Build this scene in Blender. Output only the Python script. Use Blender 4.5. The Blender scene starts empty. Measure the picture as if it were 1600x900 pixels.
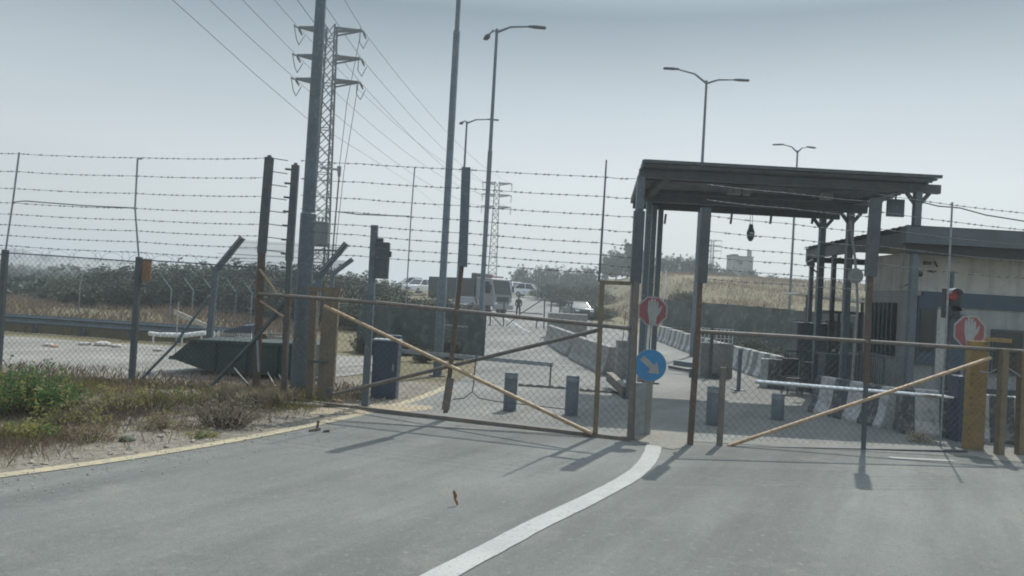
import bpy, bmesh, math, random
from mathutils import Vector, Matrix, noise

C = bpy.context.scene.collection
S = bpy.context.scene
R = math.radians
rnd = random.Random(7)

# ------------------------------------------------------------------ camera
F = 1200.0
TH, PH = R(3.2), R(0.57)
CAMZ = 2.2
cs, sn, cp, sp = math.cos(TH), math.sin(TH), math.cos(PH), math.sin(PH)
cd = bpy.data.cameras.new('camera'); cam = bpy.data.objects.new('camera', cd); C.objects.link(cam)
cd.sensor_width = 36.0; cd.lens = 36.0 * F / 1600.0
cd.clip_start = 0.1; cd.clip_end = 6000
R0, U0, FW = Vector((1, 0, 0)), Vector((0, -sp, cp)), Vector((0, cp, sp))
rt, up = cs * R0 + sn * U0, -sn * R0 + cs * U0
M = Matrix((rt, up, -FW)).transposed().to_4x4(); M.translation = (0, 0, CAMZ)
cam.matrix_world = M
S.camera = cam

# ------------------------------------------------------------------ sky, sun, exposure
SUN_AZ, SUN_EL = R(24.5), R(53)
SKY_LOW = 0.9
w = bpy.data.worlds.new('World'); S.world = w; w.use_nodes = True
nt = w.node_tree; nt.nodes.clear()
sky = nt.nodes.new('ShaderNodeTexSky'); sky.sky_type = 'NISHITA'; sky.sun_disc = False
sky.sun_elevation = SUN_EL; sky.sun_rotation = SUN_AZ
sky.air_density = 1.0; sky.dust_density = 4.0; sky.ozone_density = 1.5; sky.altitude = 300
hs = nt.nodes.new('ShaderNodeHueSaturation'); hs.inputs['Saturation'].default_value = 0.55
bg = nt.nodes.new('ShaderNodeBackground'); bg.inputs['Strength'].default_value = 0.088
wo = nt.nodes.new('ShaderNodeOutputWorld')
# thin high haze: even the sky out, and let it thin a little with height
wtc = nt.nodes.new('ShaderNodeTexCoord'); wsx = nt.nodes.new('ShaderNodeSeparateXYZ'); nt.links.new(wtc.outputs['Generated'], wsx.inputs[0])
ramp = nt.nodes.new('ShaderNodeValToRGB'); er = ramp.color_ramp.elements
er[0].position = 0.0; er[0].color = (SKY_LOW * 1.0, SKY_LOW * 1.0, SKY_LOW * .98, 1); er[1].position = 1.0; er[1].color = (1.15, 1.32, 1.45, 1)
for pos, v in ((.15, (.96, .98, .975)), (.25, (.7, .755, .785)), (.345, (.345, .42, .465)), (.54, (.84, .95, 1.04))):
    e = er.new(pos); k = SKY_LOW if pos < .4 else 1.3; e.color = (v[0] * k, v[1] * k, v[2] * k, 1)
nt.links.new(wsx.outputs['Z'], ramp.inputs[0])
mxs = nt.nodes.new('ShaderNodeMix'); mxs.data_type = 'RGBA'; mxs.inputs[0].default_value = .6; mxs.inputs[7].default_value = (7.2, 7.7, 7.9, 1)
mul = nt.nodes.new('ShaderNodeMix'); mul.data_type = 'RGBA'; mul.blend_type = 'MULTIPLY'; mul.inputs[0].default_value = 1
nt.links.new(sky.outputs[0], hs.inputs['Color']); nt.links.new(hs.outputs[0], mxs.inputs[6]); nt.links.new(mxs.outputs[2], mul.inputs[6]); nt.links.new(ramp.outputs[0], mul.inputs[7])
cn_ = nt.nodes.new('ShaderNodeTexNoise'); cn_.inputs['Scale'].default_value = 2.2; cn_.inputs['Detail'].default_value = 5; cmp_ = nt.nodes.new('ShaderNodeMapping'); cmp_.inputs['Scale'].default_value = (1, 1, 3.5)
nt.links.new(wtc.outputs['Generated'], cmp_.inputs['Vector']); nt.links.new(cmp_.outputs[0], cn_.inputs['Vector'])
cmr = nt.nodes.new('ShaderNodeMapRange'); cmr.inputs[1].default_value = .3; cmr.inputs[2].default_value = .7; cmr.inputs[3].default_value = .965; cmr.inputs[4].default_value = 1.035; nt.links.new(cn_.outputs['Fac'], cmr.inputs[0])
mul2 = nt.nodes.new('ShaderNodeMix'); mul2.data_type = 'RGBA'; mul2.blend_type = 'MULTIPLY'; mul2.inputs[0].default_value = 1; nt.links.new(mul.outputs[2], mul2.inputs[6]); nt.links.new(cmr.outputs[0], mul2.inputs[7])
nt.links.new(mul2.outputs[2], bg.inputs['Color']); nt.links.new(bg.outputs[0], wo.inputs['Surface'])
ld = bpy.data.lights.new('sun', 'SUN'); ld.energy = 3.0; ld.angle = R(0.6); ld.color = (1.0, 0.98, 0.9)
sun = bpy.data.objects.new('sun', ld); C.objects.link(sun)
sd = Vector((math.sin(SUN_AZ) * math.cos(SUN_EL), math.cos(SUN_AZ) * math.cos(SUN_EL), math.sin(SUN_EL)))
sun.rotation_euler = (-sd).to_track_quat('-Z', 'Y').to_euler(); sun.location = sd * 60
vs = S.view_settings
vs.view_transform = 'Standard'; vs.look = 'None'; vs.exposure = 0.42; vs.gamma = 1.0; vs.use_curve_mapping = False
S.cycles.use_denoising = True
S.cycles.max_bounces = 6; S.cycles.volume_bounces = 0
S.cycles.filter_width = 1.9

# ------------------------------------------------------------------ placing
def ray(px, py):
    u, v = (px - 800) / F, (450 - py) / F
    a, b = u * cs - v * sn, u * sn + v * cs
    d = Vector((a, cp - b * sp, sp + b * cp))
    return d / d.y
def at(px, py, y):
    return Vector((0, 0, CAMZ)) + ray(px, py) * y
def ss(a, b, x):
    t = min(1, max(0, (x - a) / (b - a))); return t * t * (3 - 2 * t)
def gz(x, y):
    m = ss(-32, -15, x)
    z = m * (0.45 * ss(25, 62, y) + 1.75 * ss(60, 104, y) + 1.9 * ss(104, 230, y))
    z += ss(9, 17, x - 0.03 * (y - 30)) * (4.0 * ss(32, 92, y) - 1.2 * ss(110, 300, y))
    if y > 30 and x > 12: z += 0.25 * noise.noise(Vector((x * .12, y * .12, 3))) * ss(12, 20, x)
    if x < -5 and 5 < y < 400: z += 0.07 * noise.noise(Vector((x * .5, y * .5, 0))) * ss(-5, -8, x) * ss(5, 8, y)
    return z
def gnd(px, py):
    d = ray(px, py); y = 3.0
    while y < 400:
        p = Vector((0, 0, CAMZ)) + d * y
        if p.z <= gz(p.x, p.y): return p
        y += 0.02 if y < 60 else 0.2
    return p
def onplane(px, py, A, B):                       # pixel to the vertical plane through ground points A, B
    n = Vector((B[1] - A[1], -(B[0] - A[0]), 0)); d = ray(px, py); o = Vector((0, 0, CAMZ))
    t = n.dot(Vector((A[0], A[1], 0)) - o) / n.dot(d)
    return o + d * t

# ------------------------------------------------------------------ mesh helper
class MB:
    def __init__(s): s.v = []; s.f = []; s.m = []
    def add(s, vs_, fs, mi=0):
        k = len(s.v); s.v += [tuple(x) for x in vs_]; s.f += [tuple(k + i for i in f) for f in fs]; s.m += [mi] * len(fs)
        return s
    def box(s, c, d, rz=0, mi=0, ch=0.0):
        c = Vector(c); hx, hy, hz = d[0] / 2, d[1] / 2, d[2] / 2; q = Matrix.Rotation(rz, 3, 'Z')
        if ch <= 0:
            p = [c + q @ Vector((x, y, z)) for z in (-hz, hz) for x, y in ((-hx, -hy), (hx, -hy), (hx, hy), (-hx, hy))]
            return s.add(p, [(3, 2, 1, 0), (4, 5, 6, 7), (0, 1, 5, 4), (1, 2, 6, 5), (2, 3, 7, 6), (3, 0, 4, 7)], mi)
        bm = bmesh.new(); bmesh.ops.create_cube(bm, size=1)
        for v in bm.verts: v.co = Vector((v.co.x * d[0], v.co.y * d[1], v.co.z * d[2]))
        bmesh.ops.bevel(bm, geom=bm.edges[:], offset=ch, segments=2, affect='EDGES', profile=.5)
        bm.verts.index_update()
        s.add([c + q @ v.co for v in bm.verts], [[v.index for v in f.verts] for f in bm.faces], mi); bm.free(); return s
    def bar(s, a, b, w_, h_, mi=0, up_=Vector((0, 0, 1))):
        a, b = Vector(a), Vector(b); d = (b - a).normalized()
        if abs(d.dot(up_)) > .98: up_ = Vector((0, 1, 0))
        x = d.cross(up_).normalized(); z = x.cross(d)
        p = []
        for q in (a, b): p += [q - x * w_ / 2 - z * h_ / 2, q + x * w_ / 2 - z * h_ / 2, q + x * w_ / 2 + z * h_ / 2, q - x * w_ / 2 + z * h_ / 2]
        return s.add(p, [(3, 2, 1, 0), (4, 5, 6, 7), (0, 1, 5, 4), (1, 2, 6, 5), (2, 3, 7, 6), (3, 0, 4, 7)], mi)
    def tube(s, pts, r, n=8, mi=0, cap=True):
        pts = [Vector(p) for p in pts]; rr = r if isinstance(r, (list, tuple)) else [r] * len(pts)
        vs_, fs = [], []; px = None
        for i, p in enumerate(pts):
            d = (pts[min(i + 1, len(pts) - 1)] - pts[max(i - 1, 0)])
            if d.length < 1e-9: d = Vector((0, 0, 1))
            d.normalize()
            if px is None: px = d.cross(Vector((0, 0, 1)) if abs(d.z) < .9 else Vector((1, 0, 0))).normalized()
            else:
                px = px - d * px.dot(d)
                px = px.normalized() if px.length > 1e-6 else d.orthogonal().normalized()
            y_ = d.cross(px)
            vs_ += [p + (px * math.cos(2 * math.pi * k / n) + y_ * math.sin(2 * math.pi * k / n)) * rr[i] for k in range(n)]
        for i in range(len(pts) - 1):
            for k in range(n): fs.append((i * n + k, i * n + (k + 1) % n, (i + 1) * n + (k + 1) % n, (i + 1) * n + k))
        if cap and n > 2: fs.append(tuple(range(n - 1, -1, -1))); fs.append(tuple(range((len(pts) - 1) * n, len(pts) * n)))
        return s.add(vs_, fs, mi)
    def prism(s, pts, off, mi=0):                # outline of points extruded by vector off
        pts = [Vector(p) for p in pts]; off = Vector(off); n = len(pts)
        return s.add(pts + [p + off for p in pts], [tuple(range(n)), tuple(range(2 * n - 1, n - 1, -1))] + [(i, n + i, n + (i + 1) % n, (i + 1) % n) for i in range(n)], mi)
    def build(s, name, mats, parent=None, smooth=False, label=None):
        me = bpy.data.meshes.new(name); o = wl(parent) if parent else Vector()
        me.from_pydata([(x - o.x, y - o.y, z - o.z) for x, y, z in s.v], [], s.f)
        for m_ in (mats if isinstance(mats, (list, tuple)) else [mats]): me.materials.append(m_)
        if any(s.m): me.polygons.foreach_set('material_index', s.m)
        bm = bmesh.new(); bm.from_mesh(me); bmesh.ops.recalc_face_normals(bm, faces=bm.faces[:]) if len(s.f) < 4000 else None; bm.to_mesh(me); bm.free()
        if smooth:
            me.polygons.foreach_set('use_smooth', [True] * len(me.polygons))
            try: me.set_sharp_from_angle(angle=R(38))
            except Exception: pass
        ob = bpy.data.objects.new(name, me); C.objects.link(ob)
        if parent: ob.parent = parent
        if label: ob['label'] = label
        return ob
def wl(o):
    v = Vector()
    while o: v += o.location; o = o.parent
    return v
def thing(name, label, cat, loc=(0, 0, 0), group=None):
    o = bpy.data.objects.new(name, None); C.objects.link(o); o.location = loc; o.empty_display_size = .3
    o['label'] = label; o['category'] = cat
    if group: o['group'] = group
    return o
def tag(o, label, cat, group=None):
    o['label'] = label; o['category'] = cat
    if group: o['group'] = group
    return o
def struct(o, kind='structure'): o['kind'] = kind; return o
def origin_to(o, p):                              # move a top-level mesh's origin to its base
    p = Vector(p); o.data.transform(Matrix.Translation(-p)); o.location = p; return o
def dup(root, loc, rz=0, sc=1, label=None):
    def cp_(o, par):
        c = o.copy(); C.objects.link(c); c.parent = par
        for ch in o.children: cp_(ch, c)
        return c
    r = cp_(root, None); r.location = loc; r.rotation_euler = (0, 0, rz); r.scale = (sc, sc, sc) if not isinstance(sc, tuple) else sc
    if label: r['label'] = label
    return r

# ------------------------------------------------------------------ materials
def mat(name, c1, c2=None, scale=4.0, rough=.7, metal=0.0, bump=0.0, lo=.35, hi=.65, c3=None, s3=30.0, a3=(.55, .7), detail=8, spec=None):
    m = bpy.data.materials.new(name); m.use_nodes = True; n = m.node_tree.nodes; l = m.node_tree.links
    b = n['Principled BSDF']; b.inputs['Roughness'].default_value = rough; b.inputs['Metallic'].default_value = metal
    if spec is not None: b.inputs['Specular IOR Level'].default_value = spec
    b.inputs['Base Color'].default_value = (*c1, 1)
    if c2 is None: c2 = tuple(x * .72 for x in c1)
    tc = n.new('ShaderNodeTexCoord'); no = n.new('ShaderNodeTexNoise'); no.inputs['Scale'].default_value = scale; no.inputs['Detail'].default_value = detail; no.inputs['Roughness'].default_value = .62
    l.new(tc.outputs['Object'], no.inputs['Vector'])
    def mix(fac_out, A, B, lo_, hi_):
        mr = n.new('ShaderNodeMapRange'); mr.inputs[1].default_value = lo_; mr.inputs[2].default_value = hi_
        mx = n.new('ShaderNodeMix'); mx.data_type = 'RGBA'
        l.new(fac_out, mr.inputs[0]); l.new(mr.outputs[0], mx.inputs[0])
        for i, q in ((6, A), (7, B)):
            if isinstance(q, tuple): mx.inputs[i].default_value = (*q, 1)
            else: l.new(q, mx.inputs[i])
        return mx.outputs[2]
    col = mix(no.outputs['Fac'], c1, c2, lo, hi)
    if c3 is not None:
        n3 = n.new('ShaderNodeTexNoise'); n3.inputs['Scale'].default_value = s3; n3.inputs['Detail'].default_value = 6
        l.new(tc.outputs['Object'], n3.inputs['Vector']); col = mix(n3.outputs['Fac'], col, c3, *a3)
    l.new(col, b.inputs['Base Color'])
    if bump:
        bp = n.new('ShaderNodeBump'); bp.inputs['Strength'].default_value = bump; bp.inputs['Distance'].default_value = .05
        n4 = n.new('ShaderNodeTexNoise'); n4.inputs['Scale'].default_value = scale * 6; n4.inputs['Detail'].default_value = 8
        l.new(tc.outputs['Object'], n4.inputs['Vector']); l.new(n4.outputs['Fac'], bp.inputs['Height']); l.new(bp.outputs[0], b.inputs['Normal'])
    return m
steel = mat('grey_painted_steel', (.12, .155, .18), (.085, .115, .135), 3, .5, .2, c3=(.2, .2, .19), s3=14)
steel_lt = mat('galvanised_steel', (.3, .33, .35), (.2, .23, .25), 5, .45, .5)
steel_dk = mat('dark_steel', (.085, .105, .12), (.06, .075, .085), 4, .55, .2, c3=(.12, .1, .08), s3=9)
rust = mat('rusted_steel', (.13, .092, .07), (.085, .068, .058), 6, .85, .1, c3=(.18, .125, .08), s3=18)
tanpipe = mat('worn_yellow_pipe', (.42, .31, .19), (.3, .21, .13), 7, .6, .1, c3=(.15, .09, .06), s3=22, a3=(.58, .7))
gatepaint = mat('dusty_brown_gate_paint', (.165, .15, .13), (.115, .105, .095), 6, .7, .1, c3=(.25, .15, .09), s3=16)
yellow = mat('faded_yellow_paint', (.31, .2, .055), (.22, .145, .05), 5, .6, 0, c3=(.14, .085, .05), s3=15, a3=(.56, .7))
yellow_d = mat('dirty_yellow_paint', (.185, .145, .085), (.13, .105, .075), 5, .7, 0, c3=(.1, .07, .05), s3=15, a3=(.55, .7))
wire = mat('weathered_wire', (.12, .135, .145), (.08, .09, .1), 30, .6, .3)
cablem = mat('dark_cable', (.05, .06, .07), None, 3, .6)
concrete = mat('concrete', (.31, .305, .29), (.21, .205, .195), 1.6, .9, 0, .3, c3=(.13, .125, .12), s3=9, a3=(.54, .76))
whitep = mat('white_paint_worn', (.72, .72, .7), (.55, .55, .53), 6, .6, 0, c3=(.3, .29, .27), s3=14, a3=(.6, .78))
silver = mat('bare_aluminium', (.85, .85, .85), (.75, .75, .75), 20, .1, .95)
red = mat('faded_red_paint', (.29, .085, .1), (.23, .07, .08), 8, .5)
blue = mat('road_sign_blue', (.03, .24, .5), (.03, .2, .42), 8, .45)
signwhite = mat('sign_white', (.36, .37, .365), (.29, .3, .295), 9, .5)
signgrey = mat('sign_back_grey', (.3, .31, .32), None, 9, .5)
netm = mat('shade_net', (.115, .13, .125), (.05, .065, .06), .9, .95, 0, .6, c3=(.16, .17, .16), s3=2.6, a3=(.52, .72))
blackp = mat('black_plastic', (.03, .032, .035), None, 9, .5)
cream = mat('cream_wall', (.5, .495, .465), (.4, .4, .375), 2.5, .85, 0, .1, c3=(.25, .24, .22), s3=8, a3=(.6, .8))
greywall = mat('grey_wall_panel', (.33, .34, .345), (.26, .27, .28), 2.5, .8, 0, .1)
bluewall = mat('dark_blue_band', (.05, .085, .13), (.04, .07, .1), 4, .6)
bluecab = mat('blue_cabinet_paint', (.035, .06, .1), (.025, .045, .08), 4, .5)
glass = mat('dark_window_glass', (.02, .026, .03), (.03, .036, .04), 1.5, .12)
roofm = mat('corrugated_roof_sheet', (.14, .16, .175), (.1, .115, .13), 1.2, .6, .2, c3=(.24, .24, .24), s3=3.5, a3=(.6, .75))
roofdk = mat('dark_roof_fascia', (.1, .125, .14), (.075, .095, .105), 2, .6, .1)
carw = mat('white_car_paint', (.75, .76, .77), (.7, .71, .72), 4, .25)
card = mat('dark_car_paint', (.05, .06, .07), None, 4, .3)
truckm = mat('grey_truck_paint', (.27, .28, .29), (.21, .225, .235), 4, .45)
truckbed = mat('dark_truck_body', (.045, .055, .06), None, 3, .6)
tyrem = mat('tyre_rubber', (.025, .025, .026), None, 9, .85)
chrome = mat('lamp_glass', (.8, .8, .8), None, 9, .15)
redlens = mat('red_lens', (.35, .03, .035), None, 9, .3)
greenskip = mat('dark_green_paint', (.035, .062, .056), (.028, .045, .043), 2.5, .6, .1, c3=(.1, .085, .06), s3=8, a3=(.62, .75))
skin = mat('skin', (.35, .22, .16), None, 9, .6)
cloth = mat('dark_clothing', (.03, .033, .04), None, 9, .9)
hairm = mat('dark_hair', (.02, .018, .016), None, 9, .8)
wood = mat('weathered_board', (.5, .46, .38), (.38, .34, .28), 6, .8)
orange = mat('weathered_orange_board', (.42, .23, .11), (.33, .19, .11), 5, .8, c3=(.2, .14, .1), s3=14)
litterm = mat('pale_litter', (.42, .41, .38), (.28, .27, .25), 9, .8)
stone = mat('pale_stone', (.36, .33, .28), (.26, .23, .19), 8, .95, 0, .3)
rubber = mat('black_rubber', (.03, .03, .03), None, 9, .85)
bark = mat('bark', (.12, .09, .065), None, 9, .95)
leaf_dk = mat('dark_olive_leaves', (.05, .068, .04), (.035, .05, .03), .9, .8, lo=.4, hi=.6)
leaf_tree = mat('dusty_green_leaves', (.055, .075, .045), (.04, .055, .035), .7, .8, lo=.4, hi=.6)
leaf_lt = mat('grey_green_leaves', (.085, .095, .06), (.06, .07, .045), .9, .8, lo=.4, hi=.6)
leaf_gr = mat('fresh_green_leaves', (.095, .19, .055), (.065, .13, .04), 6, .7)
leaf_yl = mat('yellow_green_leaves', (.31, .275, .09), (.2, .205, .075), 6, .7)
leaf_gy = mat('grey_green_dry_leaves', (.24, .235, .17), (.17, .155, .115), 6, .85)
drym = mat('dry_brown_grass', (.28, .21, .155), (.19, .15, .11), 2, .9, c3=(.33, .28, .2), s3=6)
strawm = mat('pale_straw', (.48, .41, .29), (.34, .28, .19), 7, .9)
leafdry = mat('dead_leaf', (.26, .14, .06), None, 20, .8)
dustm = mat('road_dust', (.235, .215, .18), (.19, .18, .16), 5, .95, 0, .2, c3=(.17, .165, .15), s3=14, a3=(.45, .65))
sandm = mat('sand_drift', (.36, .29, .2), (.28, .23, .17), 4, .95, 0, .2)

def stained(m, col=(.1, .095, .09), amt=.55):
    n = m.node_tree.nodes; l = m.node_tree.links; b = n['Principled BSDF']; src = b.inputs['Base Color'].links[0].from_socket
    tc = n.new('ShaderNodeTexCoord'); mp = n.new('ShaderNodeMapping'); mp.inputs['Scale'].default_value = (2.6, 2.6, .22); l.new(tc.outputs['Object'], mp.inputs['Vector'])
    t = n.new('ShaderNodeTexNoise'); t.inputs['Scale'].default_value = 1.6; t.inputs['Detail'].default_value = 9; t.inputs['Roughness'].default_value = .7; l.new(mp.outputs[0], t.inputs['Vector'])
    mr = n.new('ShaderNodeMapRange'); mr.inputs[1].default_value = .48; mr.inputs[2].default_value = .78; mr.inputs[4].default_value = amt; l.new(t.outputs['Fac'], mr.inputs[0])
    mx = n.new('ShaderNodeMix'); mx.data_type = 'RGBA'; l.new(mr.outputs[0], mx.inputs[0]); l.new(src, mx.inputs[6]); mx.inputs[7].default_value = (*col, 1); l.new(mx.outputs[2], b.inputs['Base Color'])
for m_ in (cream, greywall): stained(m_)
for m_ in (red, blue, signwhite, yellow, yellow_d): stained(m_, (.2, .19, .17), .45)
stained(roofm, (.3, .31, .31), .5)
for m_ in (concrete, roofdk, bluewall): stained(m_, amt=.4)
for m_ in (greenskip, bluecab, steel, steel_dk): stained(m_, (.13, .1, .075), .35)

def translucent(m, amt):                          # thin leaves and blades let light through
    n = m.node_tree.nodes; l = m.node_tree.links; b = n['Principled BSDF']; src = b.inputs['Base Color'].links[0].from_socket
    t = n.new('ShaderNodeBsdfTranslucent'); l.new(src, t.inputs['Color']); mx = n.new('ShaderNodeMixShader'); mx.inputs[0].default_value = amt
    l.new(b.outputs[0], mx.inputs[1]); l.new(t.outputs[0], mx.inputs[2]); l.new(mx.outputs[0], n['Material Output'].inputs['Surface'])
for m_, a_ in ((drym, .42), (strawm, .45), (leaf_gr, .5), (leaf_yl, .5), (leaf_gy, .35), (leafdry, .4), (leaf_lt, .2)): translucent(m_, a_)

def road_mat(name, base, dust, crack=True):
    m = bpy.data.materials.new(name); m.use_nodes = True; n = m.node_tree.nodes; l = m.node_tree.links
    b = n['Principled BSDF']; b.inputs['Roughness'].default_value = .88; b.inputs['Specular IOR Level'].default_value = .3
    tc = n.new('ShaderNodeTexCoord')
    def nz(scale, det=8, stretch=None):
        t = n.new('ShaderNodeTexNoise'); t.inputs['Scale'].default_value = scale; t.inputs['Detail'].default_value = det; t.inputs['Roughness'].default_value = .65
        if stretch:
            mp = n.new('ShaderNodeMapping'); mp.vector_type = 'TEXTURE'; mp.inputs['Scale'].default_value = stretch; mp.inputs['Rotation'].default_value = (0, 0, R(-29)); l.new(tc.outputs['Object'], mp.inputs['Vector']); l.new(mp.outputs[0], t.inputs['Vector'])
        else: l.new(tc.outputs['Object'], t.inputs['Vector'])
        return t.outputs['Fac']
    def mixc(fac, A, B, lo_, hi_):
        mr = n.new('ShaderNodeMapRange'); mr.inputs[1].default_value = lo_; mr.inputs[2].default_value = hi_; l.new(fac, mr.inputs[0])
        mx = n.new('ShaderNodeMix'); mx.data_type = 'RGBA'; l.new(mr.outputs[0], mx.inputs[0])
        for i, q in ((6, A), (7, B)):
            if isinstance(q, tuple): mx.inputs[i].default_value = (*q, 1)
            else: l.new(q, mx.inputs[i])
        return mx.outputs[2]
    c = mixc(nz(.26, 5), tuple(x * .78 for x in base), tuple(x * 1.1 for x in base), .36, .6)
    c = mixc(nz(.8, 9), c, tuple(x * .82 for x in base), .54, .78)
    c = mixc(nz(.62, 6, (1, 9, 1)), c, tuple(x * .58 for x in base), .44, .66)
    c = mixc(nz(2.4, 6, (1, 14, 1)), c, tuple(x * .7 for x in base), .54, .74)
    c = mixc(nz(.42, 4), c, tuple(x * .6 for x in base), .66, .76)
    c = mixc(nz(1.1), c, dust, .55, .8)
    g = nz(75, 3)
    c = mixc(g, c, tuple(x * .35 for x in base), .52, .75)
    c = mixc(nz(30, 5), c, tuple(x * .55 for x in base), .5, .74)
    c = mixc(nz(15, 6), c, tuple(x * 1.25 for x in base), .57, .78)
    g2 = nz(120, 2)
    c = mixc(g2, c, tuple(min(.6, x * 1.9) for x in base), .6, .8)
    if crack:
        vo = n.new('ShaderNodeTexVoronoi'); vo.feature = 'DISTANCE_TO_EDGE'; vo.inputs['Scale'].default_value = .33
        nd = n.new('ShaderNodeTexNoise'); nd.inputs['Scale'].default_value = 1.3; nd.inputs['Detail'].default_value = 6; l.new(tc.outputs['Object'], nd.inputs['Vector'])
        vm = n.new('ShaderNodeVectorMath'); vm.operation = 'MULTIPLY_ADD'; vm.inputs[1].default_value = (1.1, 1.1, 1.1); l.new(nd.outputs['Color'], vm.inputs[0]); l.new(tc.outputs['Object'], vm.inputs[2]); l.new(vm.outputs[0], vo.inputs['Vector'])
        gate = nz(.22, 3)
        mr = n.new('ShaderNodeMapRange'); mr.inputs[1].default_value = .6; mr.inputs[2].default_value = .66; mr.inputs[3].default_value = 0; mr.inputs[4].default_value = .004; l.new(gate, mr.inputs[0])
        lt = n.new('ShaderNodeMath'); lt.operation = 'LESS_THAN'; l.new(vo.outputs['Distance'], lt.inputs[0]); l.new(mr.outputs[0], lt.inputs[1])
        mx = n.new('ShaderNodeMix'); mx.data_type = 'RGBA'; l.new(lt.outputs[0], mx.inputs[0]); l.new(c, mx.inputs[6]); mx.inputs[7].default_value = (*tuple(x * .4 for x in base), 1); c = mx.outputs[2]
    l.new(c, b.inputs['Base Color'])
    bp = n.new('ShaderNodeBump'); bp.inputs['Strength'].default_value = .25; bp.inputs['Distance'].default_value = .01; l.new(g, bp.inputs['Height']); l.new(bp.outputs[0], b.inputs['Normal'])
    return m
asphalt = road_mat('sun_bleached_asphalt', (.172, .177, .166), (.205, .2, .182))
innerroad = road_mat('dusty_pale_asphalt', (.215, .214, .2), (.28, .27, .245))
dirtroad = road_mat('pale_dirt_track', (.26, .25, .225), (.31, .29, .26), False)

def paint_line(name, col, under):                 # worn paint with asphalt showing through
    m = mat(name, col, tuple(x * .85 for x in col), 3, .75, c3=under, s3=26, a3=(.52, .72)); return m
white_line_m = mat('worn_white_road_paint', (.36, .36, .345), (.3, .3, .29), 1.4, .8, c3=(.2, .2, .19), s3=30, a3=(.54, .76))
yellow_line_m = mat('worn_yellow_road_paint', (.39, .325, .205), (.32, .275, .185), 3, .8, c3=(.21, .195, .16), s3=14, a3=(.5, .72))

groundm = mat('dry_ground', (.19, .165, .13), (.115, .1, .078), 1.6, .95, 0, .6, c3=(.25, .225, .18), s3=11, a3=(.5, .72))
# dry scrubland: dirt, straw coloured grass and dull green scrub in patches
def scrub_mat():
    m = bpy.data.materials.new('dry_scrub_ground'); m.use_nodes = True; n = m.node_tree.nodes; l = m.node_tree.links
    b = n['Principled BSDF']; b.inputs['Roughness'].default_value = .95; b.inputs['Specular IOR Level'].default_value = .1
    tc = n.new('ShaderNodeTexCoord')
    def nz(scale, det=9, st=None):
        t = n.new('ShaderNodeTexNoise'); t.inputs['Scale'].default_value = scale; t.inputs['Detail'].default_value = det; t.inputs['Roughness'].default_value = .68
        if st:
            mp = n.new('ShaderNodeMapping'); mp.inputs['Scale'].default_value = st; l.new(tc.outputs['Object'], mp.inputs['Vector']); l.new(mp.outputs[0], t.inputs['Vector'])
        else: l.new(tc.outputs['Object'], t.inputs['Vector'])
        return t.outputs['Fac']
    def mixc(fac, A, B, lo_, hi_):
        mr = n.new('ShaderNodeMapRange'); mr.inputs[1].default_value = lo_; mr.inputs[2].default_value = hi_; l.new(fac, mr.inputs[0])
        mx = n.new('ShaderNodeMix'); mx.data_type = 'RGBA'; l.new(mr.outputs[0], mx.inputs[0])
        for i, q in ((6, A), (7, B)):
            if isinstance(q, tuple): mx.inputs[i].default_value = (*q, 1)
            else: l.new(q, mx.inputs[i])
        return mx.outputs[2]
    c = mixc(nz(.09), (.19, .165, .105), (.15, .132, .082), .4, .6)
    c = mixc(nz(.16, 9, (.5, 1, 1)), c, (.09, .09, .05), .52, .68)
    c = mixc(nz(1.2), c, (.2, .18, .135), .5, .75)
    c = mixc(nz(6), c, (.11, .085, .055), .54, .8)
    l.new(c, b.inputs['Base Color'])
    bp = n.new('ShaderNodeBump'); bp.inputs['Strength'].default_value = .5; bp.inputs['Distance'].default_value = .15; l.new(nz(3), bp.inputs['Height']); l.new(bp.outputs[0], b.inputs['Normal'])
    return m
scrubm = scrub_mat()

# ------------------------------------------------------------------ ground, road, path, hills
def spread(a, b, step, far, growth=1.35):
    xs = [a + i * step for i in range(int((b - a) / step) + 1)]
    s_ = step; x = xs[-1]
    while x < far[1]: s_ *= growth; x += s_; xs.append(x)
    s_ = step; x = xs[0]
    while x > far[0]: s_ *= growth; x -= s_; xs.insert(0, x)
    return xs
gx, gy = spread(-36, 36, 1.0, (-1500, 1500)), spread(-4, 120, 1.0, (-60, 1600))
g = MB(); g.v = [(x, y, gz(x, y)) for y in gy for x in gx]; nx = len(gx)
g.f = [(j * nx + i, j * nx + i + 1, (j + 1) * nx + i + 1, (j + 1) * nx + i) for j in range(len(gy) - 1) for i in range(nx - 1)]; g.m = [0] * len(g.f)
struct(g.build('ground', scrubm, smooth=True))

def lerp_tab(tab, y):
    for (y0, x0), (y1, x1) in zip(tab, tab[1:]):
        if y <= y1: return x0 + (x1 - x0) * (y - y0) / (y1 - y0)
    return tab[-1][1]
LE = [(-8, -13.5), (2, -8.55), (8, -5.2), (9.5, -4.35), (12.1, -2.95), (15.1, -1.9), (21, -.9), (30, -1.1), (44, -1.5), (60, -2.0), (104, -2.0)]
RE = [(-8, 11), (2, 10), (10, 9.0), (13, 9.2), (16, 9.0), (20, 8.6), (42, 8.4), (60, 6.5), (104, 7)]
def strip(name, m, le, re, ys, dz, cols=10):
    b = MB(); n_ = cols + 1
    for y in ys:
        a, c = lerp_tab(le, y), lerp_tab(re, y)
        for k in range(n_):
            x = a + (c - a) * k / cols; b.v.append((x, y, gz(x, y) + dz))
    b.f = [(j * n_ + i, j * n_ + i + 1, (j + 1) * n_ + i + 1, (j + 1) * n_ + i) for j in range(len(ys) - 1) for i in range(cols)]; b.m = [0] * len(b.f)
    return b.build(name, m)
struct(strip('road', asphalt, LE, RE, [i * .5 for i in range(-16, 209)], .012))
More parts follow.
